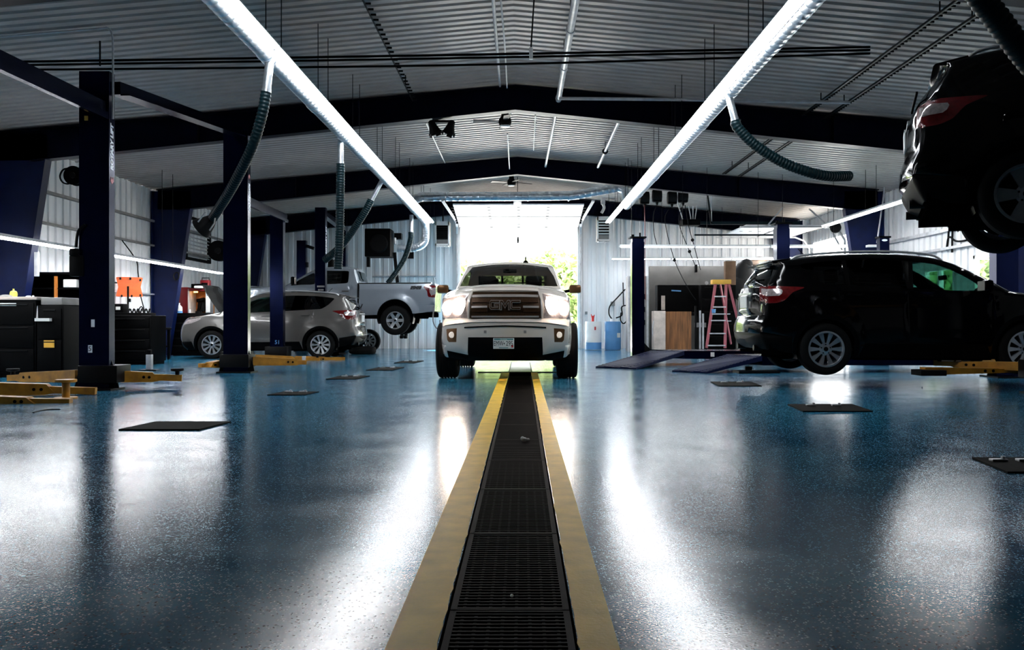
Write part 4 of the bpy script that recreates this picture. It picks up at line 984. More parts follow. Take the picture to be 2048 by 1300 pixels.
# ---------------------------------------------------------------- compact crossover
def crossover(name, label, body):
    r = T(name, label, 'car', (0, 0, 0))
    def width(x, z):
        w = .905 + .012 * math.sin(max(0, min(1, (z - .4) / .7)) * PI)
        if z < .62: w -= .05 * ((.62 - z) / .35) ** 2
        if z > 1.08: w -= .30 * (z - 1.08) + .10 * (z - 1.08) ** 2
        if 1.0 < z <= 1.08: w -= .012 * (1 - abs((z - 1.04) / .04))
        for ax in (.93, 3.62):                              # flared arches
            d = math.hypot(x - ax, z - .36)
            if d < .62: w += .022 * max(0, 1 - abs(d - .46) / .16)
        if x < 1.0: w -= .13 * ((1.0 - x)) ** 2
        if x > 3.7: w -= .13 * ((x - 3.7) / .8) ** 2
        return w
    pts = [(.30, .22, 1, .12, 2.5), (.17, .34, 0, .15, 2.8), (.13, .55, 0, .16, 3), (.16, .78, 0, .16, 3), (.26, .94, 0, .13, 3), (.50, 1.03, 0, .07, 2.5), (.8, 1.085, 0, .05, 2), (1.12, 1.14, 1, .05, 2),
           (1.55, 1.39, 0, .07, 2), (1.98, 1.575, 0, .06, 2), (2.35, 1.635, 0, .045, 2), (2.85, 1.655, 0, .045, 2), (3.35, 1.64, 0, .04, 2), (3.85, 1.60, 0, .04, 2), (4.20, 1.55, 1, .05, 2),
           (4.18, 1.50, 1, .06, 2), (4.30, 1.30, 0, .10, 2), (4.37, 1.17, 1, .10, 2.2), (4.40, 1.08, 0, .10, 2.4), (4.405, .92, 0, .10, 2.5), (4.42, .78, 1, .10, 2.5), (4.47, .66, 0, .09, 2.5), (4.46, .50, 0, .08, 2.5), (4.38, .34, 1, .06, 2.5)]
    bottom = [(4.1, .30), (4.0, .27), (3.2, .23), (1.4, .22), (.6, .21)]
    c = Car(pts, bottom, width, .055)
    dlo = soft([(1.50, 1.135), (1.62, 1.27), (1.85, 1.41), (2.10, 1.505), (2.5, 1.555), (3.0, 1.57), (3.5, 1.555), (3.86, 1.515), (3.93, 1.485), (3.80, 1.34), (3.62, 1.235), (3.3, 1.215), (2.6, 1.175), (2.0, 1.15)], 4)
    def cut(a, b): return [p for p in [(a, 0), (b, 0), (b, 2), (a, 2)]]
    def clip(poly, a, b, lean=0):                           # the part of a polygon between two slanted lines
        def half(pl, x0, sg):
            out = []; k = len(pl); f = lambda p: sg * (p[0] - (x0 + lean * (p[1] - 1.2)))
            for i in range(k):
                p, q = pl[i], pl[(i + 1) % k]; fp_, fq = f(p), f(q)
                if fp_ >= 0: out.append(p)
                if (fp_ >= 0) != (fq >= 0): t = fp_ / (fp_ - fq); out.append((p[0] + (q[0] - p[0]) * t, p[1] + (q[1] - p[1]) * t))
            return out
        return half(half(poly, a, 1), b, -1)
    arch = lambda ax, q: [(ax + q * math.cos(PI * (-.1 + 1.2 * i / 24)), .36 + q * math.sin(PI * (-.1 + 1.2 * i / 24))) for i in range(25)]
    clad = [(.10, .15), (.10, .40), (.42, .43)] + arch(.93, .455)[::-1] + [(1.45, .41), (3.1, .43)] + arch(3.62, .455)[::-1] + [(4.08, .52), (4.6, .60), (4.6, .15)]
    fdoor = [(1.36, .44), (1.36, 1.1), (1.44, 1.12), (1.62, 1.31), (1.88, 1.45), (2.12, 1.54), (2.44, 1.585), (2.50, 1.15), (2.48, .44)]
    rdoor = [(2.48, .44), (2.50, 1.15), (2.44, 1.585), (3.0, 1.60), (3.36, 1.59), (3.46, 1.3), (3.44, 1.0), (3.22, .86), (3.12, .70), (3.06, .44)]
    lamp = soft([(3.90, 1.185), (4.10, 1.20), (4.6, 1.21), (4.6, .985), (4.28, .975), (4.16, 1.02), (4.06, 1.12)], 3)
    lampc = soft([(4.20, 1.16), (4.6, 1.17), (4.6, 1.075), (4.24, 1.075)], 3)
    head = soft([(.0, .96), (.36, .97), (.62, 1.01), (.66, .98), (.42, .88), (.0, .82)], 3)
    blk = [(1.40, 1.10)] + [] 
    sides = [('front_door', fdoor), ('rear_door', rdoor), ('lower_cladding', clad), ('tail_light', lamp), ('tail_lens', lampc), ('headlight', head), ('window_trim', dlo),
             ('front_window', clip(dlo, 1.2, 2.43, -.12)), ('rear_side_window', clip(dlo, 2.52, 3.28, .05)), ('quarter_window', clip(dlo, 3.34, 4.5, .05))]
    ft = lambda z: c.find(z, 0, 5, 1); rt = lambda z: c.find(z, 15, 23, 1); tx = lambda x: c.find(x, 7, 14, 0)
    def strip_poly(pts_): return [(sv, c.lat(sv, y)) for sv, y in pts_]
    def sym(rows): return [(sv, -y) for sv, y in rows] + [(sv, y) for sv, y in rows[::-1]]
    hood = strip_poly(sym([(ft(.95), .60), (c.find(.5, 4, 7, 0), .74), (c.find(.8, 4, 7, 0), .80), (c.find(1.08, 4, 7, 0), .82)]))
    ws = strip_poly(sym([(tx(1.17), .75), (tx(1.5), .70), (tx(1.94), .60)]))
    rw = strip_poly(sym([(rt(1.46), .54), (rt(1.3), .66), (rt(1.20), .70)]))
    gate = strip_poly(sym([(rt(1.17), .80), (rt(1.0), .70), (rt(.80), .68)]))
    lm = [strip_poly([(rt(1.19), sg * .50), (rt(1.21), sg * .95), (rt(.985), sg * .95), (rt(1.0), sg * .62)]) for sg in (-1, 1)]
    lc = [strip_poly([(rt(1.165), sg * .58), (rt(1.17), sg * .95), (rt(1.075), sg * .95), (rt(1.09), sg * .64)]) for sg in (-1, 1)]
    hl = [strip_poly([(ft(.82), sg * .52), (ft(.84), sg * .99), (ft(.97), sg * .99), (ft(.95), sg * .55)]) for sg in (-1, 1)]
    gr = strip_poly(sym([(ft(.62), .40), (ft(.70), .48), (ft(.88), .46)]))
    lowb = strip_poly(sym([(0, .9), (ft(.34), .9), (ft(.42), .8)]))
    lowr = strip_poly(sym([(rt(.56), .95), (c.S[-1], .95)]))
    strips = [('hood', hood), ('tailgate', gate), ('windshield', ws), ('rear_window', rw), ('grille', gr), ('lower_cladding', lowb), ('lower_cladding', lowr)] + [('tail_light', q) for q in lm] + [('tail_lens', q) for q in lc] + [('headlight', q) for q in hl]
    holes = [circle(.93, .36, .395), circle(3.62, .36, .395)]
    ms = {'lower_cladding': MT['black_plastic'], 'tail_light': MT['red_lens'], 'tail_lens': MT['clear_lens'], 'headlight': MT['clear_lens'], 'window_trim': MT['black_plastic'], 'front_window': GLASS_TEAL,
          'rear_side_window': GLASS_DARK, 'quarter_window': GLASS_DARK, 'windshield': GLASS_TEAL, 'rear_window': GLASS_DARK, 'grille': MT['dark_steel']}
    ps = {'front_door', 'rear_door', 'tail_light', 'tail_lens', 'headlight', 'window_trim', 'front_window', 'rear_side_window', 'quarter_window'}
    out = c.build(r, sides, strips, holes, ms, ps, body=body)
    # spoiler, rails, handles, mirrors
    mb = MB(); mb.prism([(4.0, 1.605), (4.28, 1.555), (4.30, 1.535), (4.16, 1.53)], lambda u, v, d: V((u, d, v + .03 * (1 - (d / .62) ** 2))), -.62, .62); mb.build('spoiler', MT[body], r)
    for sg in (-1, 1):
        rp = []
        for x in (1.95, 2.1, 2.5, 3.0, 3.5, 3.9, 4.02): sv = tx(x); p = c.strip(sv, sg * .985); p.z += .0 if x in (1.95, 4.02) else .035; rp.append(p)
        MB().tube(spline(rp, 5), .016, 8).build('roof_rail', MT['light_steel'], r)
        for x, z in ((2.28, 1.065), (3.25, 1.085)):
            y = c.side(x, z)
            MB().bar((x - .1, sg * (y + .025), z), (x + .1, sg * (y + .025), z + .005), .025, .03, bev=.008).box((x - .09, sg * (y + .01), z), (.03, .03, .025)).box((x + .09, sg * (y + .01), z), (.03, .03, .025)).build('door_handle', MT[body], r)
        mirror(r, 1.56, sg * .87, 1.14, sg, MT[body])
        y = c.side(3.75, .98)
        if sg > 0: MB().lathe([(.002, .006), (.075, .006), (.08, .0)], (3.72, y - .004, .96), 'y', 24).build('fuel_flap', MT[body], r)
        MB().box((4.43, sg * .58, .57), (.03, .22, .05), bev=.01).build('rear_reflector', MT['red_lens'], r)
        p = c.strip(rt(.40), sg * .62); MB().cyl(p + V((-.12, 0, -.02)), p + V((.03, 0, -.02)), .04, n=16).build('exhaust_tip', MT['dark_steel'], r)
    p = c.strip(rt(1.0), 0, .006); MB().box(p, (.012, .36, .17), rot=M.Rotation(.02, 3, 'Y')).build('number_plate', MT['plate_white'], r)
    MB().bar(c.strip(rt(1.10), -.45, .01), c.strip(rt(1.10), .45, .01), .02, .03).build('tailgate_trim', MT['light_steel'], r)
    MB().tube([c.strip(tx(3.6), 0), c.strip(tx(3.6), 0) + V((.12, 0, .12))], .006, 6).build('antenna', MT['black_plastic'], r)
    p = c.strip(rt(1.22), 0, .02); MB().bar(p, p + V((-.03, .38, .10)), .02, .02).build('rear_wiper', MT['black_plastic'], r)
    for x in (.93, 3.62):
        for sg in (-1, 1): wheel(r, x, sg * .80, .35, .35, .225, .235, sg, spokes=10, rim='rim_silver', w0=.033, taper=.33)
    wells(r, (.93, 3.62), .36, .40, .58, .86)
    MB().span((.3, -.56, .20), (4.1, .56, .36)).span((1.36, -.84, .20), (3.19, .84, .34)).span((.28, -.72, .19), (.5, .72, .30)).span((4.04, -.8, .27), (4.36, .8, .42)).build('underbody', MT['underbody_black'], r)
    cab = MB(); cab.box((1.32, 0, .92), (.40, 1.5, .30), bev=.08).span((1.2, -.8, .32), (4.2, .8, .36)); cab.span((3.5, -.72, .36), (4.22, .72, .95)); cab.build('cabin_trim', MT['interior'], r)
    for y in (-.38, .38): seat(r, 2.05, y, .60); seat(r, 2.98, y, .62, .6)
    MB().lathe([(.17, -.012), (.185, 0), (.17, .012), (.155, 0)], (0, 0, 0), 'x', 28, closed=True).box((0, 0, 0), (.02, .3, .03)).xform(M.Translation((1.66, -.38, 1.02)) @ M.Rotation(-.4, 4, 'Y')).build('steering_wheel', MT['interior'], r)
    MB().box((1.62, 0, 1.36), (.03, .22, .07), rot=M.Rotation(.1, 3, 'Y'), bev=.015).build('rear_view_mirror', MT['black_plastic'], r)
    MB().box((.62, 0, .78), (.7, 1.1, .4), bev=.08).build('engine', MT['dark_steel'], r)
    return r, out
XB, xo = crossover('crossover', 'black crossover on the right side of the floor, silver multi-spoke wheel toward the camera', 'car_black')
# right hand car faces right, wheels just off the floor on the lift arms
XB.rotation_euler = (0, 0, PI)
XB.location = (4.1 + 3.62, 11.8 + .91, .19)
# car raised in the top right corner, nose turned toward the camera
XU = dup(XB, (0, 0, 0), 'black crossover raised high on a lift in the top right corner of the photo', rz=PI - math.radians(22))
a = PI - math.radians(22); loc = V((4.40 * math.cos(a) - .80 * math.sin(a), 4.40 * math.sin(a) + .80 * math.cos(a), 0))   # local (4.40, .80) = rear corner toward the camera
XU.location = V((3.42, 7.5, 1.60)) - loc
for ch in [o for o in bpy.data.objects if o.parent == XU and o.name.startswith('tire')]:
    for k in [o for o in bpy.data.objects if o.parent == ch]: bpy.data.objects.remove(k)
    bpy.data.objects.remove(ch)
_tmp = bpy.data.objects.new('tmp', None); COL.objects.link(_tmp)
for x in (.93, 3.62):
    for sg in (-1, 1):
        t_ = wheel(_tmp, x, sg * .80, .35, .36, .235, .235, sg, spokes=5, rim='rim_silver', w0=.062, taper=.5); t_.parent = XU
bpy.data.objects.remove(_tmp)
# white one on the left with its hood up
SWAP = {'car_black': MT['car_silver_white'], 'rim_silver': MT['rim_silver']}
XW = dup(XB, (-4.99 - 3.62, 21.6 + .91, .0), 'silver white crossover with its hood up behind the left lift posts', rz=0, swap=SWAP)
for ch in XW.children:
    if ch.name.startswith('hood'):
        hz = V((1.10, 0, 1.13)); ch.matrix_local = M.Translation(hz) @ M.Rotation(math.radians(62), 4, 'Y') @ M.Translation(-hz)
# lift carrying the raised car
L7 = T('two_post_lift', 'two-post lift at the right edge whose arms carry the raised black crossover', 'vehicle lift', (6.5, 8, 0), 'blue two-post lifts')
post(L7, 6.75, 9.35, 3.9, .36, .22); carriage(L7, 6.75, 9.2, 1.72)
arm(L7, (6.7, 9.0, 1.68), (6.0, 8.3, 1.68), (5.7, 8.0, 1.68), .12); arm(L7, (6.7, 9.0, 1.68), (5.6, 8.6, 1.68), (5.2, 8.5, 1.68), .12)
# ---------------------------------------------------------------- pickups
def pickup_width(hw, belt, z0=.75, tum=.30, axles=(), ra=.45, flare=.03):
    def width(x, z):
        w = hw
        if z < z0: w -= .05 * ((z0 - z) / .4) ** 2
        if z > belt - .12: w -= .06 * min(1, (z - belt + .12) / .12) ** 2
        if z > belt: w -= tum * (z - belt)
        for ax in axles:
            d = math.hypot(x - ax, z - ra)
            if d < .75: w += flare * max(0, 1 - abs(d - .52) / .16)
        if x < .7: w -= .05 * ((.7 - x) / .7) ** 2
        return w
    return width
def cab_interior(r, xd, rows, zf, hw):
    MB().box((xd, 0, zf + .62), (.45, hw * 1.7, .34), bev=.09).span((xd - .2, -hw * .92, zf), (rows[-1] + .65, hw * .92, zf + .05)).build('cabin_trim', MT['interior'], r)
    for x in rows:
        for y in (-.42, .42): seat(r, x, y, zf + .3, .52)
    MB().lathe([(.175, -.014), (.19, 0), (.175, .014), (.16, 0)], (0, 0, 0), 'x', 28, closed=True).box((0, 0, 0), (.02, .3, .03)).xform(M.Translation((xd + .32, -.42, zf + .75)) @ M.Rotation(-.4, 4, 'Y')).build('steering_wheel', MT['interior'], r)
    MB().box((xd + .35, 0, zf + 1.19), (.03, .24, .07), bev=.015).build('rear_view_mirror', MT['black_plastic'], r)
# --- white pickup facing the camera, headlights on
def front_pickup():
    r = T('pickup_truck', 'white pickup truck facing the camera in the centre with bright headlights', 'truck', (0, 0, 0))
    AX = (1.07, 4.71); RW = .45
    pts = [(.30, .36, 1, .10, 3), (.20, .50, 0, .18, 3.4), (.17, .66, 0, .20, 3.6), (.17, .84, 1, .20, 3.6), (.22, .90, 1, .20, 3.6), (.22, 1.10, 0, .20, 3.6), (.26, 1.27, 0, .19, 3.4), (.36, 1.345, 0, .15, 3), (.7, 1.40, 0, .07, 3), (1.2, 1.445, 0, .05, 2.5), (1.62, 1.48, 1, .05, 2.2),
           (2.0, 1.70, 0, .08, 2), (2.42, 1.89, 0, .07, 2), (2.75, 1.945, 0, .055, 2), (3.3, 1.95, 0, .05, 2), (3.75, 1.90, 1, .04, 2), (3.98, 1.45, 1, .03, 2), (4.02, 1.40, 1, .0, 2), (5.70, 1.42, 0, .0, 2), (5.80, 1.38, 1, .02, 2), (5.82, .95, 0, .02, 2), (5.80, .62, 1, .02, 2)]
    bottom = [(5.5, .55), (4.0, .50), (1.8, .46), (.6, .42)]
    c = Car(pts, bottom, pickup_width(1.0, 1.36, axles=AX, ra=RW), .05)
    ft = lambda z: c.find(z, 0, 8, 1); tx = lambda x: c.find(x, 10, 15, 0); rz_ = lambda z: c.find(z, 15, 16, 1)
    sp = lambda pl: [(sv, c.lat(sv, y)) for sv, y in pl]
    def sym(rows): return [(sv, -y) for sv, y in rows] + [(sv, y) for sv, y in rows[::-1]]
    arch = lambda ax, q: [(ax + q * math.cos(PI * (-.1 + 1.2 * i / 24)), .50 + q * math.sin(PI * (-.1 + 1.2 * i / 24))) for i in range(25)]
    dlo = soft([(1.95, 1.44), (2.2, 1.62), (2.55, 1.80), (3.0, 1.85), (3.55, 1.84), (3.72, 1.78), (3.82, 1.46)], 3)
    headp = soft([(.0, 1.26), (.42, 1.27), (.62, 1.20), (.50, 1.0), (.0, .95)], 3)
    sides = [('front_door', [(1.85, .62), (1.85, 1.42), (2.2, 1.66), (2.5, 1.82), (2.88, 1.88), (2.92, .62)]), ('rear_door', [(2.92, .62), (2.88, 1.88), (3.72, 1.86), (3.86, 1.4), (3.8, .62)]),
             ('bumper', [(-.1, .83), (.52, .84), (.55, .55), (-.1, .55)]), ('headlight', headp), ('side_window', dlo), ('bed_side', [(4.0, .5), (4.0, 1.5), (5.9, 1.5), (5.9, .5)])]
    holes = [circle(AX[0], .50, .53), circle(AX[1], .50, .53)]
    low = sp(sym([(0, .99), (ft(.47), .99)])); mid = sp(sym([(0, .56), (ft(.52), .57), (ft(.685), .56)]))
    bump = sp(sym([(ft(.47), 1.2), (ft(.84), 1.2)]))
    gr = sp(sym([(ft(.915), .48), (ft(.96), .54), (ft(1.2), .53), (ft(1.275), .49)]))
    hood = sp(sym([(ft(1.31), .70), (c.find(.5, 6, 10, 0), .80), (c.find(1.0, 6, 10, 0), .84), (c.find(1.58, 6, 10, 0), .86)]))
    ws = sp(sym([(tx(1.68), .83), (tx(2.0), .77), (tx(2.36), .67)]))
    rw = sp(sym([(rz_(1.80), .60), (rz_(1.52), .66)]))
    hl = [sp([(ft(.97), s_ * .575), (ft(.96), s_ * 1.2), (ft(1.27), s_ * 1.2), (ft(1.265), s_ * .56), (ft(1.15), s_ * .59)]) for s_ in (-1, 1)]
    fog = [sp([(ft(.615), s_ * .745), (ft(.605), s_ * .865), (ft(.635), s_ * .89), (ft(.79), s_ * .905), (ft(.80), s_ * .89), (ft(.80), s_ * .735)]) for s_ in (-1, 1)]
    tail = [sp([(c.find(1.35, 18, 20, 1), s_ * .80), (c.find(1.35, 18, 20, 1), s_ * 1.2), (c.find(1.0, 18, 20, 1), s_ * 1.2), (c.find(1.0, 18, 20, 1), s_ * .82)]) for s_ in (-1, 1)]
    strips = [('bumper', bump), ('lower_valance', low), ('lower_valance', mid), ('grille', gr), ('hood', hood), ('windshield', ws), ('rear_window', rw)] + [('headlight', q) for q in hl] + [('fog_recess', q) for q in fog]
    ms = {'lower_valance': MT['black_plastic'], 'grille': MT['grille_flare_tint'], 'headlight': MT['clear_lens'], 'fog_recess': MT['bronze_bar'], 'windshield': GLASS, 'rear_window': GLASS, 'side_window': GLASS}
    ps = {'front_door', 'rear_door', 'headlight', 'side_window', 'fog_recess', 'bed_side'}
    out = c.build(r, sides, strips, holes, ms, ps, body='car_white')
    fp_ = lambda y, z, off=0: (lambda sv: c.strip(sv, c.lat(sv, y), off))(ft(z))
    def ribbon(name, m, rows, h, d0, d1, parent):            # rows: (y, z) along the front
        mb = MB(); vs_ = []
        for y, z in rows: vs_ += [fp_(y, z - h / 2, d0), fp_(y, z + h / 2, d0), fp_(y, z + h / 2, d1), fp_(y, z - h / 2, d1)]
        fs = [(0, 1, 2, 3)]
        for i in range(len(rows) - 1):
            a, b = 4 * i, 4 * i + 4
            for k in range(4): fs.append((a + k, a + (k + 1) % 4, b + (k + 1) % 4, b + k))
        fs.append(tuple(4 * len(rows) - 1 - k for k in range(4)))
        return mb.raw(vs_, fs).build(name, m, parent)
    G = out['grille'][0]; ln = lambda a, b, n=16: [a + (b - a) * i / n for i in range(n + 1)]
    for z, h, ya, yb in ((1.225, .022, -.5, .5), (1.112, .022, -.51, -.27), (1.112, .022, .27, .51), (.992, .022, -.51, .51)):
        ribbon('grille_bar', MT['grille_flare_tint'], [(y, z - .035) for y in ln(ya, yb)], .05, 0, .03, G); ribbon('grille_bar', MT['chrome'], [(y, z) for y in ln(ya, yb)], h, 0, .045, G)
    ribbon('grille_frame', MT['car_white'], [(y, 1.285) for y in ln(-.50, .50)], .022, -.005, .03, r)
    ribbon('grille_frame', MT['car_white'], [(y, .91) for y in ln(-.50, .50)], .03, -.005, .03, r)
    for s_ in (-1, 1):
        mb = MB(); rows = [(.48, .91), (.545, .97), (.55, 1.1), (.535, 1.2), (.49, 1.285)]
        vs_ = []
        for y, z in rows: vs_ += [fp_(s_ * y, z, 0), fp_(s_ * (y + .022), z, 0), fp_(s_ * (y + .022), z, .03), fp_(s_ * y, z, .03)]
        fs = []
        for i in range(len(rows) - 1):
            for k in range(4): fs.append((4 * i + k, 4 * i + (k + 1) % 4, 4 * i + 4 + (k + 1) % 4, 4 * i + 4 + k))
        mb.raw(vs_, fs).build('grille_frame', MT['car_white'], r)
    # bold outlined letters: pale rim behind, dark core in front
    GL = [[(.98, .86), (.1, .86), (.0, .72), (.0, .28), (.1, .14), (.98, .14), (.98, .50), (.55, .50)],
          [(.0, .08), (.0, .86), (.16, .86), (.5, .34), (.84, .86), (1.0, .86), (1.0, .08)], [(.98, .86), (.1, .86), (.0, .72), (.0, .28), (.1, .14), (.98, .14)]]
    def strokes(w_, off, m, nm):
        mb = MB()
        for k, path in enumerate(GL):
            pp = [V((-.222 + k * .157 + u * .128, (v - .5) * .105)) for u, v in path]
            L_, R_ = [], []
            for q in range(len(pp)):
                a = (pp[q] - pp[q - 1]).normalized() if q else None; b = (pp[q + 1] - pp[q]).normalized() if q < len(pp) - 1 else None
                d = ((a or b) + (b or a)).normalized(); n = V((-d.y, d.x)); c_ = max(.45, n.dot(V((-(b or a).y, (b or a).x)))); e = V((0, 0))
                if a is None: e = -b * w_ * .5
                if b is None: e = a * w_ * .5
                L_.append(pp[q] + e + n * (w_ / 2 / c_)); R_.append(pp[q] + e - n * (w_ / 2 / c_))
            for q in range(len(pp) - 1):
                top = [fp_(-p.x, 1.13 + p.y, off + .006) for p in (L_[q], L_[q + 1], R_[q + 1], R_[q])]; bt = [fp_(-p.x, 1.13 + p.y, off - .02) for p in (L_[q], L_[q + 1], R_[q + 1], R_[q])]
                mb.raw(top + bt, [(0, 1, 2, 3), (0, 4, 5, 1), (1, 5, 6, 2), (2, 6, 7, 3), (3, 7, 4, 0)])
        mb.build(nm, m, G, smooth=0, weld=.0005)
    strokes(.030, .050, MT['chrome'], 'badge_outline'); strokes(.017, .056, MT['grille_flare_tint'], 'badge')
    for s_, h in zip((-1, 1), sorted(out['headlight'], key=lambda o: sum(v.co.y for v in o.data.vertices))):
        for y, z, q in ((.70, 1.13, .125), (.865, 1.12, .105)):
            p = fp_(s_ * y, z, 0); n = V((-1, s_ * .25 * (y - .5), .05)).normalized()
            mb = MB(); mb.lathe([(.002, .03), (q * .6, .026), (q, .012), (q * 1.04, -.02), (q * .8, -.04)], (0, 0, 0), 'z', 24)
            mb.xform(M.Translation(p) @ n.to_track_quat('Z', 'Y').to_matrix().to_4x4()); mb.build('lamp', HEADLAMP, h)
    for s_, h in zip((-1, 1), sorted(out['fog_recess'], key=lambda o: sum(v.co.y for v in o.data.vertices))):
        p = fp_(s_ * .815, .715, .0)
        MB().lathe([(.002, .02), (.035, .018), (.047, .008), (.05, -.02), (.04, -.03)], (0, 0, 0), 'z', 22).xform(M.Translation(p) @ V((-1, 0, .05)).normalized().to_track_quat('Z', 'Y').to_matrix().to_4x4()).build('fog_lamp', FOGLAMP, h)
    ribbon('bumper_step', MT['black_plastic'], [(y, .815 - .02 * abs(y)) for y in ln(-.62, .62)], .014, 0, .012, r)
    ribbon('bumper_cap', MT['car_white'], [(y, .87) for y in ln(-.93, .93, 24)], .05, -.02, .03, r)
    for s_ in (-1, 1): ribbon('tow_sensor', MT['grey_paint'], [(s_ * .30 + q, .755) for q in (-.02, .02)], .03, 0, .006, r)
    # number plate
    pl0 = fp_(.02, .585, .05); px = pl0.x
    pm = MB().box((px, .02, .585), (.012, .315, .16), bev=.006).build('number_plate', MT['plate_white'], r)
    MB().box((px - .0065, .02, .648), (.003, .29, .022)).build('plate_band', MT['plate_green'], pm)
    MB().box((px - .0065, .02, .522), (.003, .14, .010)).build('plate_band', MT['plate_green'], pm)
    MB().box((px - .0065, -.11, .545), (.003, .03, .04)).build('sticker', MT['red_plastic'], pm)
    lettering('Minnesota', .025, lambda u, v, n: V((px - .009 - n, .02 - u, .648 + v)), MT['plate_white'], pm, depth=.001)
    lettering('EMW', .105, lambda u, v, n: V((px - .008 - n, .098 - u * .62, .583 + v)), MT['ink'], pm, depth=.003, bold=.0)
    lettering('295', .105, lambda u, v, n: V((px - .008 - n, -.068 - u * .70, .583 + v)), MT['ink'], pm, depth=.003, bold=.0)
    MB().box((px - .008, .012, .585), (.004, .014, .022)).build('plate_emblem', MT['ink'], pm)
    for s_ in (-1, 1): mirror(r, 1.78, s_ * .93, 1.42, s_, MT['bronze_bar'], .92)
    MB().tube([c.strip(tx(2.62), -.38), c.strip(tx(2.62), -.38) + V((.03, 0, .035))], [.05, .02], 10).tube([c.strip(tx(2.62), -.38) + V((.02, 0, .02)), c.strip(tx(2.62), -.38) + V((.05, 0, .11))], .012, 8).build('antenna', MT['black_plastic'], r)
    for s_ in (-1, 1):
        MB().bar(c.strip(tx(1.66), .1 * s_, .02), c.strip(tx(1.72), .62 * s_ - .1, .02), .02, .02).build('wiper', MT['black_plastic'], r)
    wf = MB()
    for y in (-.64, -.20, .20, .64): wf.bar(c.strip(rz_(1.80), c.lat(rz_(1.80), y), -.01), c.strip(rz_(1.52), c.lat(rz_(1.52), y), -.01), .04, .03)
    wf.build('window_frame', MT['black_plastic'], r)
    for x in AX:
        for sg in (-1, 1): wheel(r, x, sg * .965, RW, RW, .33, .26, sg, spokes=6, rim='rim_dark')
    wells(r, AX, .50, .54, .62, .96)
    MB().span((.5, -.75, .42), (1.7, .75, .62), bev=.04).span((1.7, -.55, .42), (5.6, .55, .6)).span((1.7, -.95, .44), (3.9, .95, .6)).build('underbody', MT['underbody_black'], r)
    MB().cyl((AX[1], -.8, RW), (AX[1], .8, RW), .06, n=12).ball((AX[1], 0, RW), .15).cyl((AX[0], -.8, RW), (AX[0], .8, RW), .05, n=12).build('axle', MT['dark_steel'], r)
    MB().span((.9, -.5, .6), (1.5, .5, 1.25), bev=.05).build('engine', MT['dark_steel'], r)
    cab_interior(r, 1.95, (2.55, 3.25), .62, .9)
    return r
TF = front_pickup()
TF.rotation_euler = (0, 0, PI / 2 - math.radians(1.0)); TF.location = (-.262, 13.2, 0)
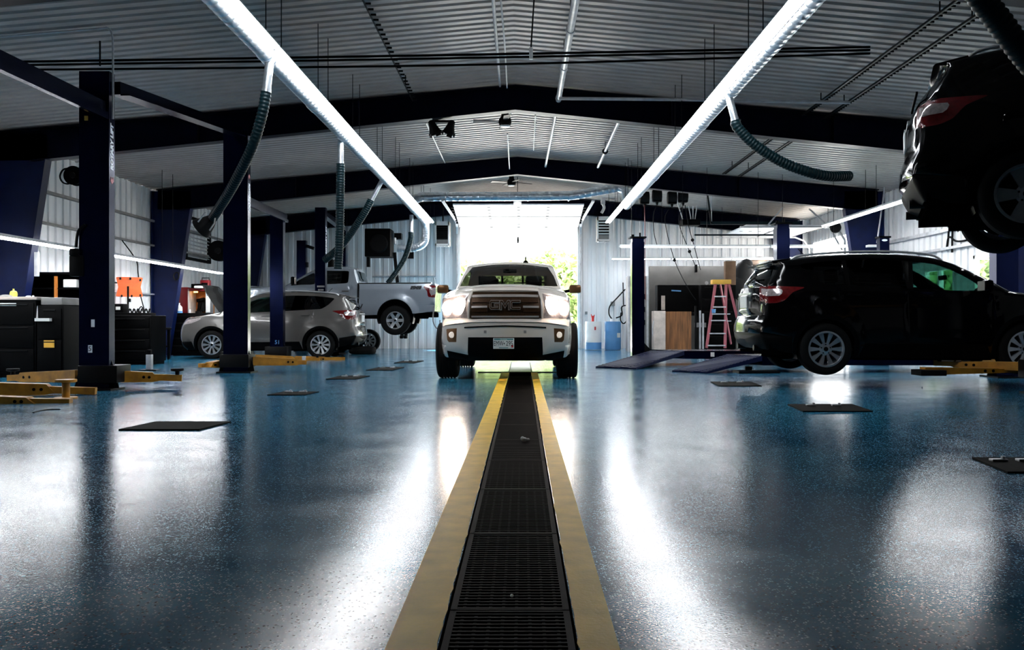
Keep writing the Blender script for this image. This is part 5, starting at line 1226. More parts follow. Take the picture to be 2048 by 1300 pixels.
# --- silver pickup raised on the lift at left, tail to the right
def side_pickup():
    r = T('pickup_truck', 'silver pickup truck raised on the lift at left with its tail by the door', 'truck', (0, 0, 0))
    AX = (.95, 4.63); RW = .41
    pts = [(.22, .50, 1, .1, 3), (.14, .62, 0, .16, 3.4), (.12, .9, 0, .18, 3.4), (.16, 1.15, 0, .16, 3.4), (.30, 1.27, 0, .12, 3), (.8, 1.31, 0, .06, 2.5), (1.55, 1.37, 1, .05, 2.2),
           (2.0, 1.64, 0, .08, 2), (2.38, 1.84, 0, .07, 2), (2.75, 1.905, 0, .05, 2), (3.25, 1.90, 0, .05, 2), (3.47, 1.85, 1, .04, 2), (3.585, 1.47, 1, .03, 2), (3.60, 1.455, 1, 0, 2), (5.60, 1.47, 1, 0, 2), (5.72, 1.44, 0, .02, 2), (5.74, 1.0, 0, .02, 2), (5.73, .66, 1, .02, 2)]
    bottom = [(5.2, .60), (3.5, .54), (1.7, .52), (.6, .50)]
    c = Car(pts, bottom, pickup_width(1.0, 1.40, axles=AX, ra=.50, flare=.045), .05)
    tx = lambda x: c.find(x, 6, 11, 0); rz_ = lambda z: c.find(z, 11, 12, 1); sp = lambda pl: [(sv, c.lat(sv, y)) for sv, y in pl]
    def sym(rows): return [(sv, -y) for sv, y in rows] + [(sv, y) for sv, y in rows[::-1]]
    w1 = soft([(1.72, 1.38), (1.95, 1.54), (2.25, 1.70), (2.36, 1.72), (2.38, 1.42), (2.0, 1.40)], 3); w2 = soft([(2.47, 1.43), (2.47, 1.78), (2.8, 1.80), (3.28, 1.79), (3.32, 1.74), (3.31, 1.48), (3.2, 1.44)], 3)
    lamp = soft([(5.42, 1.36), (5.9, 1.38), (5.9, 1.06), (5.56, 1.06), (5.52, 1.22)], 3); lens = soft([(5.58, 1.30), (5.9, 1.32), (5.9, 1.22), (5.64, 1.10)], 2)
    sides = [('front_door', [(1.62, .64), (1.62, 1.36), (2.0, 1.62), (2.3, 1.78), (2.46, 1.82), (2.44, .64)]), ('rear_door', [(2.44, .64), (2.46, 1.82), (3.35, 1.84), (3.38, 1.2), (3.36, .64)]), ('bed_side', [(3.62, .5), (3.62, 1.5), (5.9, 1.5), (5.9, .82), (5.55, .80), (5.3, .5)]),
             ('bed_gap', [(3.575, .52), (3.575, 1.44), (3.615, 1.46), (3.615, .52)]), ('bed_rail', [(3.62, 1.425), (3.62, 1.5), (5.62, 1.5), (5.62, 1.43)]), ('rear_bumper', [(5.3, .80), (5.55, .83), (5.9, .84), (5.9, .55), (5.3, .55)]),
             ('front_window', w1), ('rear_side_window', w2), ('tail_light', lamp), ('tail_lens', lens), ('headlight', [(0, 1.22), (.5, 1.24), (.45, 1.0), (0, .96)])]
    ws = sp(sym([(tx(1.63), .84), (tx(2.0), .78), (tx(2.32), .69)])); rw = sp(sym([(rz_(1.80), .62), (rz_(1.52), .70)]))
    cov = sp(sym([(c.find(3.62, 13, 14, 0), 1.2), (c.find(5.6, 13, 14, 0), 1.2)]))
    strips = [('windshield', ws), ('rear_window', rw), ('bed_cover', cov)]
    holes = [circle(AX[0], .50, .50), circle(AX[1], .50, .50)]
    ms = {'front_window': GLASS_DARK, 'rear_side_window': GLASS_DARK, 'windshield': GLASS, 'rear_window': GLASS_DARK, 'tail_light': MT['red_lens'], 'tail_lens': MT['clear_lens'], 'headlight': MT['clear_lens'], 'bed_rail': MT['black_plastic'], 'bed_cover': MT['black_plastic'], 'bed_gap': MT['black_plastic']}
    out = c.build(r, sides, strips, holes, ms, {'front_door', 'rear_door', 'bed_gap', 'bed_rail', 'front_window', 'rear_side_window', 'tail_light', 'tail_lens', 'headlight', 'bed_side', 'rear_bumper'}, body='truck_silver')
    for sg in (-1, 1):
        y = c.side(5.05, 1.28)
        lettering('FX4', .105, lambda u, v, n: V((5.20 + u * 1.6 * (1 if sg < 0 else -1), sg * (y + .004 + n), 1.315 + v)), MT['ink'], r, 'decal', depth=.003, bold=.012, shear=.25)
        mirror(r, 1.85, sg * .96, 1.42, sg, MT['black_plastic'], .95, True)
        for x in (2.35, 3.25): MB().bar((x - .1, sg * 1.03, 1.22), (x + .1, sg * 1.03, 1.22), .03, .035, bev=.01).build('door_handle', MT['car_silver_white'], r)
    for x in AX:
        for sg in (-1, 1): wheel(r, x, sg * .86, RW, RW, .27, .235, sg, spokes=6, twin=True, rim='rim_silver', w0=.022, taper=.9)
    wells(r, AX, .50, .51, .58, .97)
    MB().span((.5, -.6, .46), (5.4, .6, .62), bev=.03).span((5.3, -.75, .50), (5.68, .75, .64), bev=.03).build('underbody', MT['underbody_black'], r)
    MB().cyl((AX[1], -.8, RW), (AX[1], .8, RW), .06, n=12).ball((AX[1], 0, RW), .16).build('axle', MT['dark_steel'], r)
    cab_interior(r, 1.85, (2.4,), .62, .9)
    MB().lathe([(.002, 0), (.10, .0), (.09, .22), (.03, .26)], (2.75, -.5, 1.895), 'z', 18).build('beacon', MT['black_plastic'], r)
    return r
TS = side_pickup()
TS.location = ((790 - 1045) / 72 - 4.63, 24.3 + 1.0, .55)
# ================================================================ floor markings, grates and plates
def stripe(xa, xb, label, seed):
    rn = random.Random(seed); mb = MB(); vs_ = []; n = 150
    inner = xb if abs(xb) < abs(xa) and xa < 0 else xa
    for i in range(n + 1):
        y = 1.9 + (15.75 - 1.9) * (i / n) ** 1.6; j = rn.choice((0, 0, .002, .004, .009)) * rn.random()
        if xa < 0: vs_ += [(xa, y, .003), (xb + j - .004, y, .003)]
        else: vs_ += [(xa - j + .004, y, .003), (xb, y, .003)]
    k = len(vs_); vs_ = [V(p) for p in vs_]; lowv = [V((p.x, p.y, 0)) for p in vs_]; fs = []
    for i in range(n): fs += [(2 * i, 2 * i + 1, 2 * i + 3, 2 * i + 2), (2 * i, 2 * i + 2, k + 2 * i + 2, k + 2 * i), (2 * i + 1, k + 2 * i + 1, k + 2 * i + 3, 2 * i + 3)]
    mb.raw(vs_ + lowv, fs)
    return tag(mb.build('painted_stripe', MT['stripe_yellow'], smooth=0), label, 'floor stripe')
stripe(-.378, TX0, 'yellow painted floor stripe along the left edge of the trench grate', 3)
stripe(TX1, .268, 'yellow painted floor stripe along the right edge of the trench grate', 4)
def grate(y0, y1):
    r = T('drain_grate', 'dark iron grate panel in the row along the centre trench', 'drain grate', ((TX0 + TX1) / 2, y0, 0), 'trench grates down the centre aisle')
    fm = MB(); a, b = TX0 + .008, TX1 - .008; g = .004
    for s in ((a, a + .02, y0 + g, y1 - g), (b - .02, b, y0 + g, y1 - g), (a, b, y0 + g, y0 + g + .012), (a, b, y1 - g - .012, y1 - g)): fm.span((s[0], s[2], -.035), (s[1], s[3], -.004))
    fm.build('frame', MT['grate_iron'], r, smooth=0)
    mb = MB()
    for k in range(1, 9): x = a + (b - a) * k / 9; mb.span((x - .005, y0 + .01, -.035), (x + .005, y1 - .01, -.009))
    n = int((y1 - y0) / .03)
    for k in range(1, n): y = y0 + (y1 - y0) * k / n; mb.span((a + .01, y - .005, -.026), (b - .01, y + .005, -.006))
    mb.build('bars', MT['grate_iron'], r, smooth=0)
    return r
g0 = grate(1.75, 2.75)
for k in range(1, 13): dup(g0, (g0.location.x, 1.75 + k, 0))
cv = T('trench_cover', 'pale steel cover plate over the trench underneath the white pickup', 'cover plate', (-.04, 17.6, 0))
MB().span((TX0, 15.75, 0), (TX1, 19.6, .006)).build('plate', MT['light_steel'], cv)
MB().span((-.80, 15.68, 0), (.72, 15.82, .012)).build('end_bar', MT['dark_steel'], cv)
MB().span((TX0 - .02, 15.82, 0), (TX0, 19.6, .012)).span((TX1, 15.82, 0), (TX1 + .02, 19.6, .012)).build('edge_angle', MT['dark_steel'], cv)
tag(MB().ball((0, 0, 0), .02, (1.2, 1, .8)).ball((.028, -.006, 0), .012, (1.3, 1, .8)).ball((-.012, .004, .006), .016).xform(M.Translation((.012, 6.65, .012))).build('crumpled_paper', MT['paper_white']), 'small crumpled white scrap lying on the trench grate', 'scrap')
tag(MB().ball((-.035, 2.87, .004), .006, (1, 1.6, .8), n=10).build('chip', MT['paper_white']), 'tiny white chip lying on the nearest part of the grate', 'scrap')
def plate(px0, px1, py0, py1, label, tabs=2):
    y1, y0 = GY(py0), GY(py1); ym = (y0 + y1) / 2; a, b = (px0 - CX) / F * ym, (px1 - CX) / F * ym
    r = T('floor_plate', label, 'floor plate', ((a + b) / 2, ym, 0), 'dark floor plates')
    sk = .12 * (1 if a < 0 else -1)
    MB().prism([(a, y0), (b - abs(sk) * .6, y0), (b, y1), (a + abs(sk) * .6, y1)], lambda u, v, d: V((u, v, d)), 0, .012).build('plate', MT['floor_plate'], r)
    for k in range(tabs):
        x = a + (b - a) * ((k + .5) / tabs * .7 + .15)
        MB().box((x, y1 - (y1 - y0) * .3, .02), (.10, .05, .016), bev=.004).cyl((x + .03, y1 - (y1 - y0) * .3, .02), (x + .03, y1 - (y1 - y0) * .3, .045), .014, n=10).build('lock_tab', MT['light_steel'], r)
plate(268, 440, 845, 861, 'dark metal floor plate in the left foreground, largest on that side', 0)
plate(546, 629, 784.5, 791, 'dark floor plate second from the camera on the left of the stripe')
plate(663, 731, 752.5, 759, 'dark floor plate left of the pickup in line with its front wheels')
plate(742, 801, 735, 741, 'small floor plate left of the pickup, between it and the white crossover')
plate(795, 842, 722, 726.5, 'smallest dark floor plate far left of the pickup below the silver truck')
plate(1424, 1517, 764.5, 773, 'dark floor plate right of the stripe in front of the ramps')
plate(1583, 1731, 810, 824, 'dark floor plate right of the stripe in front of the black crossover wheel')
plate(1966, 2120, 918, 947, 'dark floor plate cut by the right edge of the photo')
tag(MB().tube(spline([GP(67, 826), GP(82, 822), GP(100, 820), GP(120, 819.5)], 6), .012, 6).build('rubber_strip', MT['black_rubber']), 'short curved black rubber strip on the floor at lower left', 'scrap')
fj = T('floor_jack', 'low dark jack stand plate on the floor behind the right floor plate', 'jack', GP(1500, 745))
MB().span(GP(1478, 747) + V((0, 0, 0)), GP(1545, 744) + V((0, 0, .04))).build('base', MT['dark_steel'], fj)
MB().box(GP(1497, 743) + V((0, 0, .06)), (.12, .1, .07), bev=.01).build('saddle', MT['black_plastic'], fj)
tag(MB().ball(GP(1844, 776) + V((0, 0, .008)), .012, n=10).build('nut', MT['light_steel']), 'tiny bright nut on the floor in front of the black crossover', 'scrap')
# ================================================================ workshop things along the walls
def boxthing(name, label, cat, a, b, m, bev=.01, group=None):
    return tag(MB().span(a, b, bev=bev).build(name, MT[m]), label, cat, group)
def cabinet(name, label, cat, x0, x1, y0, y1, h, m, drawers, face, top=None, z0=.06, knob='dark_steel'):
    r = T(name, label, cat, ((x0 + x1) / 2, (y0 + y1) / 2, 0))
    MB().span((x0, y0, z0), (x1, y1, h), bev=.012).build('body', MT[m], r)
    MB().span((x0 + .03, y0 + .03, 0), (x1 - .03, y1 - .03, z0 + .01)).build('plinth', MT['black_plastic'], r)
    if top: MB().span((x0 - .03, y0 - .03, h), (x1 + .03, y1 + .03, h + .05), bev=.01).build('worktop', MT[top], r)
    n = drawers; zz = [z0 + .04 + (h - z0 - .08) * i / n for i in range(n + 1)]
    for a, b in zip(zz[:-1], zz[1:]):
        if face == '-y':
            d = MB().span((x0 + .03, y0 - .018, a + .01), (x1 - .03, y0, b - .01), bev=.005).build('drawer', MT[m], r)
            MB().span((x0 + .12, y0 - .035, b - .05), (x1 - .12, y0 - .018, b - .03), bev=.004).build('handle', MT[knob], d)
        else:
            d = MB().span((x1, y0 + .03, a + .01), (x1 + .018, y1 - .03, b - .01), bev=.005).build('drawer', MT[m], r)
            MB().span((x1 + .018, y0 + .12, b - .05), (x1 + .035, y1 - .12, b - .03), bev=.004).build('handle', MT[knob], d)
    return r
# ---- left wall, near: tall bench with pale top, rack and odds and ends
x0 = -9.35
wb = cabinet('workbench', 'dark workbench at the left edge with a pale worktop and white drawer labels', 'workbench', -9.45, -7.95, 14.3, 15.2, 1.27, 'black_plastic', 3, '-y', top='pale_board')
MB().box((-8.75, 14.275, 1.20), (.33, .01, .055)).box((-8.4, 14.275, 1.195), (.28, .01, .045)).build('label_strip', MT['paper_white'], wb)
MB().box((-8.62, 14.278, .88), (.12, .01, .10)).build('sticker', MT['blue_plastic'], wb)
boxthing('tool_tray', 'grey metal tray on the floor-standing bench right of the pale worktop', 'tray', (-7.9, 14.35, 1.19), (-7.55, 15.0, 1.31), 'grey_paint')
sb = cabinet('side_cabinet', 'dark side cabinet right of the left edge workbench under the grey tray', 'cabinet', -7.94, -7.5, 14.3, 15.15, 1.18, 'black_plastic', 2, '-y')
MB().box((-7.72, 14.27, .55), (.17, .008, .12)).build('warning_label', MT['amber_plate'], sb)
pm = MT['paper_white']
tag(MB().span((-7.92, 14.2, .92), (-7.68, 14.29, .97)).build('folder', pm), 'white folder stuck out from the side cabinet at left', 'folder')
tag(MB().raw([(-7.93, 14.26, .97), (-7.91, 14.26, 1.17), (-7.905, 14.27, 1.17), (-7.90, 14.27, .97)], [(0, 1, 2, 3)]).build('paper_sheet', pm), 'thin white paper standing above the folder on the side cabinet', 'paper')
bt = T('spray_bottle', 'small yellow bottle on the pale worktop at the left edge', 'bottle', (-8.55, 14.7, 1.32))
MB().lathe([(.002, 0), (.055, .002), (.06, .06), (.05, .10), (.02, .115), (.002, .116)], (-8.55, 14.7, 1.32), 'z', 18).build('body', MT['yellow_plastic'], bt)
MB().cyl((-8.55, 14.7, 1.435), (-8.55, 14.7, 1.465), .014, n=8).build('cap', MT['yellow_plastic'], bt)
tag(MB().ball((-8.68, 14.7, 1.335), .07, (1.5, 1, .5)).ball((-8.6, 14.66, 1.335), .05, (1.4, 1, .6)).build('rag', MT['grey_paint']), 'crumpled grey rag beside the yellow bottle on the worktop', 'rag')
tag(MB().ball((-8.3, 14.7, 1.335), .03, (1.6, 1, .6)).ball((-8.22, 14.7, 1.335), .02).build('wrench_socket', MT['light_steel']), 'small metal sockets lying right of the rag on the worktop', 'tool')
# black rack with orange edged shelves behind the bench
sh = T('shelf_rack', 'black storage rack with an orange upright between the left bench and nearest lift post', 'rack', (-9.3, 17.3, 0))
z1 = 1.88
MB().span((-9.78, 17.75, 0), (-8.45, 17.8, z1)).span((-9.78, 17.0, z1 - .04), (-8.45, 17.8, z1)).span((-9.78, 17.0, 0), (-9.74, 17.8, z1)).span((-8.49, 17.0, 0), (-8.45, 17.8, z1)).build('carcass', MT['black_plastic'], sh)
for z in (.35, .8, 1.25, 1.55): MB().span((-9.74, 17.05, z), (-8.49, 17.75, z + .03)).build('shelf', MT['black_plastic'], sh)
MB().span((-9.10, 17.0, 1.05), (-9.06, 17.06, 1.80)).span((-9.06, 17.0, 1.25), (-8.90, 17.05, 1.29)).build('upright', MT['orange_wood'], sh)
boxthing('carton', 'white carton on the top shelf of the black rack behind the left bench', 'box', (-8.95, 17.05, 1.585), (-8.70, 17.35, 1.74), 'paper_white')
boxthing('carton', 'small orange topped carton on the middle shelf of the black rack', 'box', (-8.88, 17.05, 1.285), (-8.76, 17.3, 1.34), 'orange_wood')
tag(MB().ball((-8.62, 17.2, .92), .09, (1, 1, .9)).build('rag_roll', MT['grey_paint']), 'grey rag roll on the lower shelf of the black rack', 'rag')
boxthing('door_panel', 'narrow white post standing at the right side of the black rack', 'post', (-8.44, 16.9, .9), (-8.39, 17.0, 1.9), 'white_paint')
# tool carts in the dark under and behind the nearest lift post
cabinet('tool_cart', 'black tool cart behind the nearest lift post, left of the orange creeper', 'tool cart', -8.9, -7.9, 18.6, 19.4, 1.05, 'black_plastic', 4, '-y')
cabinet('tool_chest', 'black tool chest below the orange creeper on the left wall', 'tool chest', -9.5, -8.5, 19.5, 20.3, 1.12, 'black_plastic', 4, '-y')
# wall fan light fixture ballast on the nearest left column
boxthing('conduit_box', 'white upright conduit cover on the first blue column under the strip light', 'conduit', (-9.0, 16.12, 1.75), (-8.93, 16.18, 2.2), 'light_steel', .005)
# ---- orange creeper on the wall
cr = T('creeper', 'orange plastic mechanic creeper hung on the left wall', 'creeper', P(259, 573, 21.2))
c = P(259, 574, 21.2); W2, H2 = .29, .235
pl = soft([(-W2 * .9, -H2), (W2 * .9, -H2), (W2, -H2 * .8), (W2 * .86, 0), (W2, H2 * .8), (W2 * .9, H2), (-W2 * .9, H2), (-W2, H2 * .8), (-W2 * .86, 0), (-W2, -H2 * .8)], 4)
rotc = M.Rotation(math.radians(24), 4, 'Z')
fx = lambda u, v, d: c + V((rotc @ V((u, d, v))))
mb = MB(); mb.prism(pl, fx, -.03, .03)
mb.build('board', MT['orange_plastic'], cr)
rb = MB()
for i in range(4):
    for j in range(6): q = fx(-.19 + j * .075, -.12 + i * .08, -.036); rb.box(q, (.05, .02, .018), rz=math.radians(24))
rb.build('pad_ribs', MT['orange_plastic'], cr)
for u, v in ((-.2, .2), (.02, .2), (.24, .17), (-.17, -.22), (.05, -.22), (.24, -.2)):
    MB().lathe([(.01, -.015), (.027, -.012), (.03, 0), (.027, .012), (.01, .015)], fx(u, v, -.05), 'x', 14).build('caster', MT['black_rubber'], cr)
MB().bar(fx(-.2, .1, .0), V((-9.9, fx(-.2, .1, 0).y, fx(-.2, .1, 0).z)), .03, .03).build('wall_hook', MT['dark_steel'], cr)
tag(MB().tube(spline([V((-9.84, 21.5, 2.92)), P(272, 520, 21.5), P(276, 545, 21.6), P(280, 585, 21.6), P(286, 610, 21.6), P(290, 625, 21.6)], 6), .014, 6).build('air_line', MT['black_rubber']), 'thin black air line hanging past the right edge of the orange creeper', 'hose')
st = T('pole_stand', 'black pole stand with a square head below the orange creeper', 'stand', (P(256, 700, 20.52).x, 20.52, 0))
xx = P(256, 700, 20.52).x
MB().cyl((xx, 20.52, 0), (xx, 20.52, 1.75), .022, n=10).build('pole', MT['black_plastic'], st); MB().box((xx + .04, 20.5, 1.42), (.06, .05, .08)).build('clamp', MT['dark_steel'], st)
MB().span((xx - .35, 20.43, .0), (xx + .3, 20.6, .03)).build('foot', MT['black_plastic'], st)
# coiled hose on wall and small monitor
coil = [P(230 + i * 1.15, 622 + 4.5 * math.sin(i * .9), 21.4) for i in range(62)]
tag(MB().tube(coil, .018, 6).build('coiled_hose', MT['black_rubber']), 'black coiled air hose strung low along the left wall under the creeper', 'hose')
cg = T('charger', 'small black charger with a pale label on the tool chest under the creeper', 'charger', (-9.08, 19.75, 1.12))
MB().span((-9.2, 19.6, 1.12), (-8.95, 19.9, 1.32), bev=.01).build('case', MT['black_plastic'], cg)
MB().box((-9.06, 19.597, 1.22), (.10, .008, .07)).build('label', MT['paper_white'], cg)
cl = T('can', 'grey conical funnel can on the dark bench right of the pole stand', 'can', P(268, 655, 21))
MB().lathe([(.14, 0), (.13, .08), (.05, .3), (.03, .32), (.002, .32)], P(268, 655, 21), 'z', 18).build('body', MT['grey_paint'], cl)
MB().lathe([(.145, -.01), (.145, .02), (.12, .02)], P(268, 655, 21), 'z', 18).build('rim', MT['dark_steel'], cl)
pc_ = P(285, 655, 21) + V((0, 0, .1))
ac = T('air_compressor', 'small black machine with handle on the bench left of the second blue column', 'machine', pc_)
MB().box(pc_ + V((0, 0, -.02)), (.30, .2, .16), bev=.04).build('body', MT['black_plastic'], ac); MB().box(pc_ + V((.1, 0, .08)), (.14, .16, .12), bev=.03).build('motor', MT['black_plastic'], ac)
MB().tube(spline([pc_ + V((-.12, 0, .05)), pc_ + V((-.1, 0, .28)), pc_ + V((-.02, 0, .4)), pc_ + V((.08, 0, .18))], 6), .014, 8).build('handle', MT['dark_steel'], ac)
bb = T('bench', 'long dark bench against the left wall between creeper and second blue column', 'bench', P(280, 700, 20.8))
zt = P(280, 655, 21.0).z; xa, xb = P(236, 655, 21).x, P(330, 655, 21).x
MB().span((xa, 20.75, zt - .06), (xb, 21.4, zt), bev=.01).build('top', MT['black_plastic'], bb)
for x in (xa + .05, xb - .05):
    for y in (20.8, 21.35): MB().span((x - .03, y - .03, 0), (x + .03, y + .03, zt - .06)).build('leg', MT['dark_steel'], bb)
MB().span((xa + .05, 20.8, .3), (xb - .05, 21.35, .34)).build('shelf', MT['black_plastic'], bb)
jk = T('jack_stand', 'short grey jack stand on the floor behind the right yellow lift arm', 'jack stand', GP(299, 739))
q = GP(299, 741); MB().span(q + V((-.05, -.05, 0)), q + V((.05, .05, .3)), bev=.01).build('column', MT['light_steel'], jk); MB().box(q + V((0, 0, .34)), (.07, .07, .1)).build('saddle', MT['black_plastic'], jk)
MB().span(q + V((-.16, -.1, 0)), q + V((.16, .1, .02))).build('foot', MT['dark_steel'], jk)
# ---- red tool hutch with its lamp, chest below
X0, X1, Yh = P(352, 600, 24.6).x, P(414, 600, 24.6).x, 24.6
hz0, hz1 = P(0, 628, Yh).z, P(0, 578, Yh).z
ch = cabinet('tool_chest', 'wide black tool chest under the red lamp-lit hutch at left', 'tool chest', P(330, 700, 23.75).x, P(412, 700, 23.75).x, 23.7, 24.45, P(0, 626, 23.75).z, 'black_plastic', 5, '-y')
MB().box((P(331, 634, 23.7).x + .12, 23.67, P(0, 634, 23.7).z), (.09, .01, .09)).build('sticker', MT['paper_white'], ch)
hu = T('tool_hutch', 'red tool hutch with an orange lit work area on the left wall', 'tool hutch', ((X0 + X1) / 2, Yh, 0))
base = MB().span((X0 - .1, Yh - .1, 0), (X1 + .1, Yh + .7, hz0), bev=.01).build('base', MT['black_plastic'], hu)
MB().span((X0, Yh, hz0), (X0 + .34, Yh + .6, hz1 + .05), bev=.01).build('side_locker', MT['red_paint'], hu)
MB().span((X0 + .34, Yh - .02, hz0), (X0 + .38, Yh + .5, hz1)).build('post', MT['pale_board'], hu)
MB().span((X1 - .03, Yh - .02, hz0), (X1, Yh + .5, hz1)).build('post', MT['light_steel'], hu)
MB().span((X0 + .34, Yh - .02, hz1 - .06), (X1, Yh + .6, hz1 + .02), bev=.01).build('canopy', MT['red_paint'], hu)
MB().span((X0 + .36, Yh + .55, hz0), (X1, Yh + .6, hz1)).build('back_panel', MT['orange_wood'], hu)
MB().box((X0 + .5, Yh + .15, hz1 - .08), (.10, .05, .03)).build('lamp', WARMLAMP, hu)
for q_, m_ in (((X0 + .52, .46, .40), 'black_plastic'), ((X0 + .62, .44, .5), 'black_plastic')):
    tag(MB().ball((q_[0], Yh + q_[1], hz0 + q_[2] * .55), .11, (.8, .5, 1.9)).build('jacket', MT['fabric_dark']), 'dark jacket hanging at the back of the lit red hutch' if q_[0] < X0 + .55 else 'second dark garment hanging beside the jacket in the red hutch', 'jacket')
dr_ = T('cordless_drill', 'black drill standing in the orange lit hutch', 'drill', (X1 - .35, Yh + .3, hz0))
MB().bar((X1 - .37, Yh + .3, hz0 + .02), (X1 - .30, Yh + .3, hz0 + .32), .07, .08, bev=.02).build('grip', MT['black_plastic'], dr_)
MB().bar((X1 - .40, Yh + .3, hz0 + .38), (X1 - .18, Yh + .3, hz0 + .42), .09, .1, bev=.03).build('body', MT['black_plastic'], dr_)
MB().box((X1 - .36, Yh + .3, hz0 + .04), (.14, .1, .09), bev=.02).build('battery', MT['dark_steel'], dr_)
pb = P(358, 629, 23.9)
bo = T('bottle', 'white jug with a blue bottom on the chest in front of the red hutch', 'bottle', V((pb.x, 23.9, P(0, 626, 23.75).z)))
b0 = V((pb.x, 23.9, P(0, 626, 23.75).z))
MB().lathe([(.002, .05), (.085, .05), (.09, .1), (.08, .17), (.03, .22), (.028, .25), (.002, .25)], b0, 'z', 18).build('body', MT['paper_white'], bo)
MB().lathe([(.002, 0), (.092, .0), (.092, .055), (.002, .056)], b0, 'z', 18).build('sleeve', MT['blue_plastic'], bo)
MB().cyl(b0 + V((0, 0, .25)), b0 + V((0, 0, .275)), .03, n=12).build('cap', MT['paper_white'], bo)
zc = P(0, 626, 23.75).z
for i, (px, lab) in enumerate(((334, 'small dark can at the left end of the black chest'), (345, 'small dark can second from left on the black chest'), (378, 'short metal can right of the white jug on the black chest'))):
    tag(MB().lathe([(.002, 0), (.035, 0), (.035, .09), (.028, .1), (.002, .1)], (P(px, 0, 23.9).x, 23.95, zc), 'z', 14).build('can', MT['dark_steel' if i < 2 else 'light_steel']), lab, 'can')
rd = T('radio', 'small red radio on top of the red hutch at left', 'radio', P(406, 570, Yh))
q = V((P(406, 0, Yh).x, Yh + .2, hz1 + .02))
MB().box(q + V((0, 0, .13)), (.26, .16, .22), bev=.02).build('case', MT['red_paint'], rd)
MB().box(q + V((0, -.085, .11)), (.17, .01, .10)).build('speaker_grille', MT['black_plastic'], rd)
MB().tube([q + V((-.1, 0, .24)), q + V((-.1, 0, .3)), q + V((.1, 0, .3)), q + V((.1, 0, .24))], .012, 8).build('handle', MT['black_plastic'], rd)
boxthing('tool_case', 'black case lying on top of the red hutch left of the radio', 'case', (X0 + .4, Yh + .05, hz1 + .02), (X0 + .68, Yh + .35, hz1 + .15), 'black_plastic', .02)
tag(MB().box((P(400, 0, Yh).x, Yh - .1, hz1 + .05), (.22, .16, .07), bev=.03).build('cloth', MT['paper_white']), 'white folded cloth on the front edge of the red hutch', 'cloth')
tag(MB().span((X1 - .02, 24.56, hz0 + .05), (X1 + .1, 24.58, hz0 + .5)).build('poster', MT['paper_white']), 'white sheet pinned beside the right post of the red hutch', 'paper')
wl = T('wall_louvre', 'grey square louvre set high in the left wall beside the second lift post', 'louvre', (-W + .02, 26.5, 2.9))
fm = MB(); ya, yb, za, zb_ = 25.6, 27.6, 2.75, 4.05
for s in ((ya, ya + .08, za, zb_), (yb - .08, yb, za, zb_), (ya, yb, za, za + .08), (ya, yb, zb_ - .08, zb_)): fm.span((-W - .02, s[0], s[2]), (-W + .08, s[1], s[3]))
fm.build('frame', MT['dark_steel'], wl)
lv = MB(); z = za + .14
while z < zb_ - .1: lv.box((-W + .03, (ya + yb) / 2, z), (.08, yb - ya - .16, .015), rot=M.Rotation(.6, 3, 'Y')); z += .11
lv.build('blades', MT['light_steel'], wl)
for i, (px, pyt) in enumerate(((316, 396), (404, 470))): pass
tag(MB().tube(spline([P(352, 545, 23.2), P(348, 549, 23.2), P(348, 556, 23.2), P(352, 560, 23.2), P(357, 556, 23.2), P(357, 547, 23.2), P(352, 545, 23.2)], 5), .02, 6).build('hose_loop', MT['black_rubber']), 'small black hose loop hanging on the edge of the second blue column', 'hose')
# ---- loose wheels by the pickup
def loose(x, y, lab, lying=False, rim='rim_silver'):
    t = T('wheel_unit', lab, 'wheel', (0, 0, 0))
    wheel(t, 0, 0, 0, .35, .235, .235, -1, 10, rim=rim)
    t.location = (x, y, .35)
    if lying: t.rotation_euler = (PI / 2, 0, 0); t.location.z = .12
    return t
loose(P(737, 660, 26.2).x, 26.2, 'spare wheel with silver spokes standing behind the white crossover')
tt = T('tire_ring', 'black tire lying flat on the floor behind the white crossover', 'tire', (P(725, 0, 25.0).x, 25.0, 0))
prof = [(.24, .02), (.30, .0), (.36, .02), (.385, .06), (.385, .16), (.36, .20), (.30, .22), (.24, .20)]
MB().lathe(prof, (P(725, 0, 25).x, 25.0, 0), 'z', 36, closed=True).build('tread', MT['tire'], tt)
for i, px in enumerate((804, 812)):
    q = P(px, 665, 27.5); q.z = 0
    bt = T('work_boot', ('left' if i == 0 else 'right') + ' one of two dark boots hanging low behind the raised pickup wheel', 'boot', P(px, 672, 27.5))
    qq = P(px, 672, 27.5); MB().box(qq + V((0, 0, .07)), (.11, .12, .26), bev=.03).box(qq + V((0, -.06, -.03)), (.11, .24, .1), bev=.03).build('upper', MT['black_rubber'], bt)
    MB().bar(qq + V((0, 0, .2)), (qq.x, 30.2, qq.z + .2), .02, .02).build('peg', MT['dark_steel'], bt)
tag(MB().tube(spline([P(868, 612, 24.2), P(866, 640, 24.2), P(872, 655, 24.2), P(879, 657, 24.2), P(880, 640, 24.2)], 6), .018, 8).build('hanging_hose', MT['grey_paint']), 'grey loop of hose hanging beside the tail of the silver pickup', 'hose')
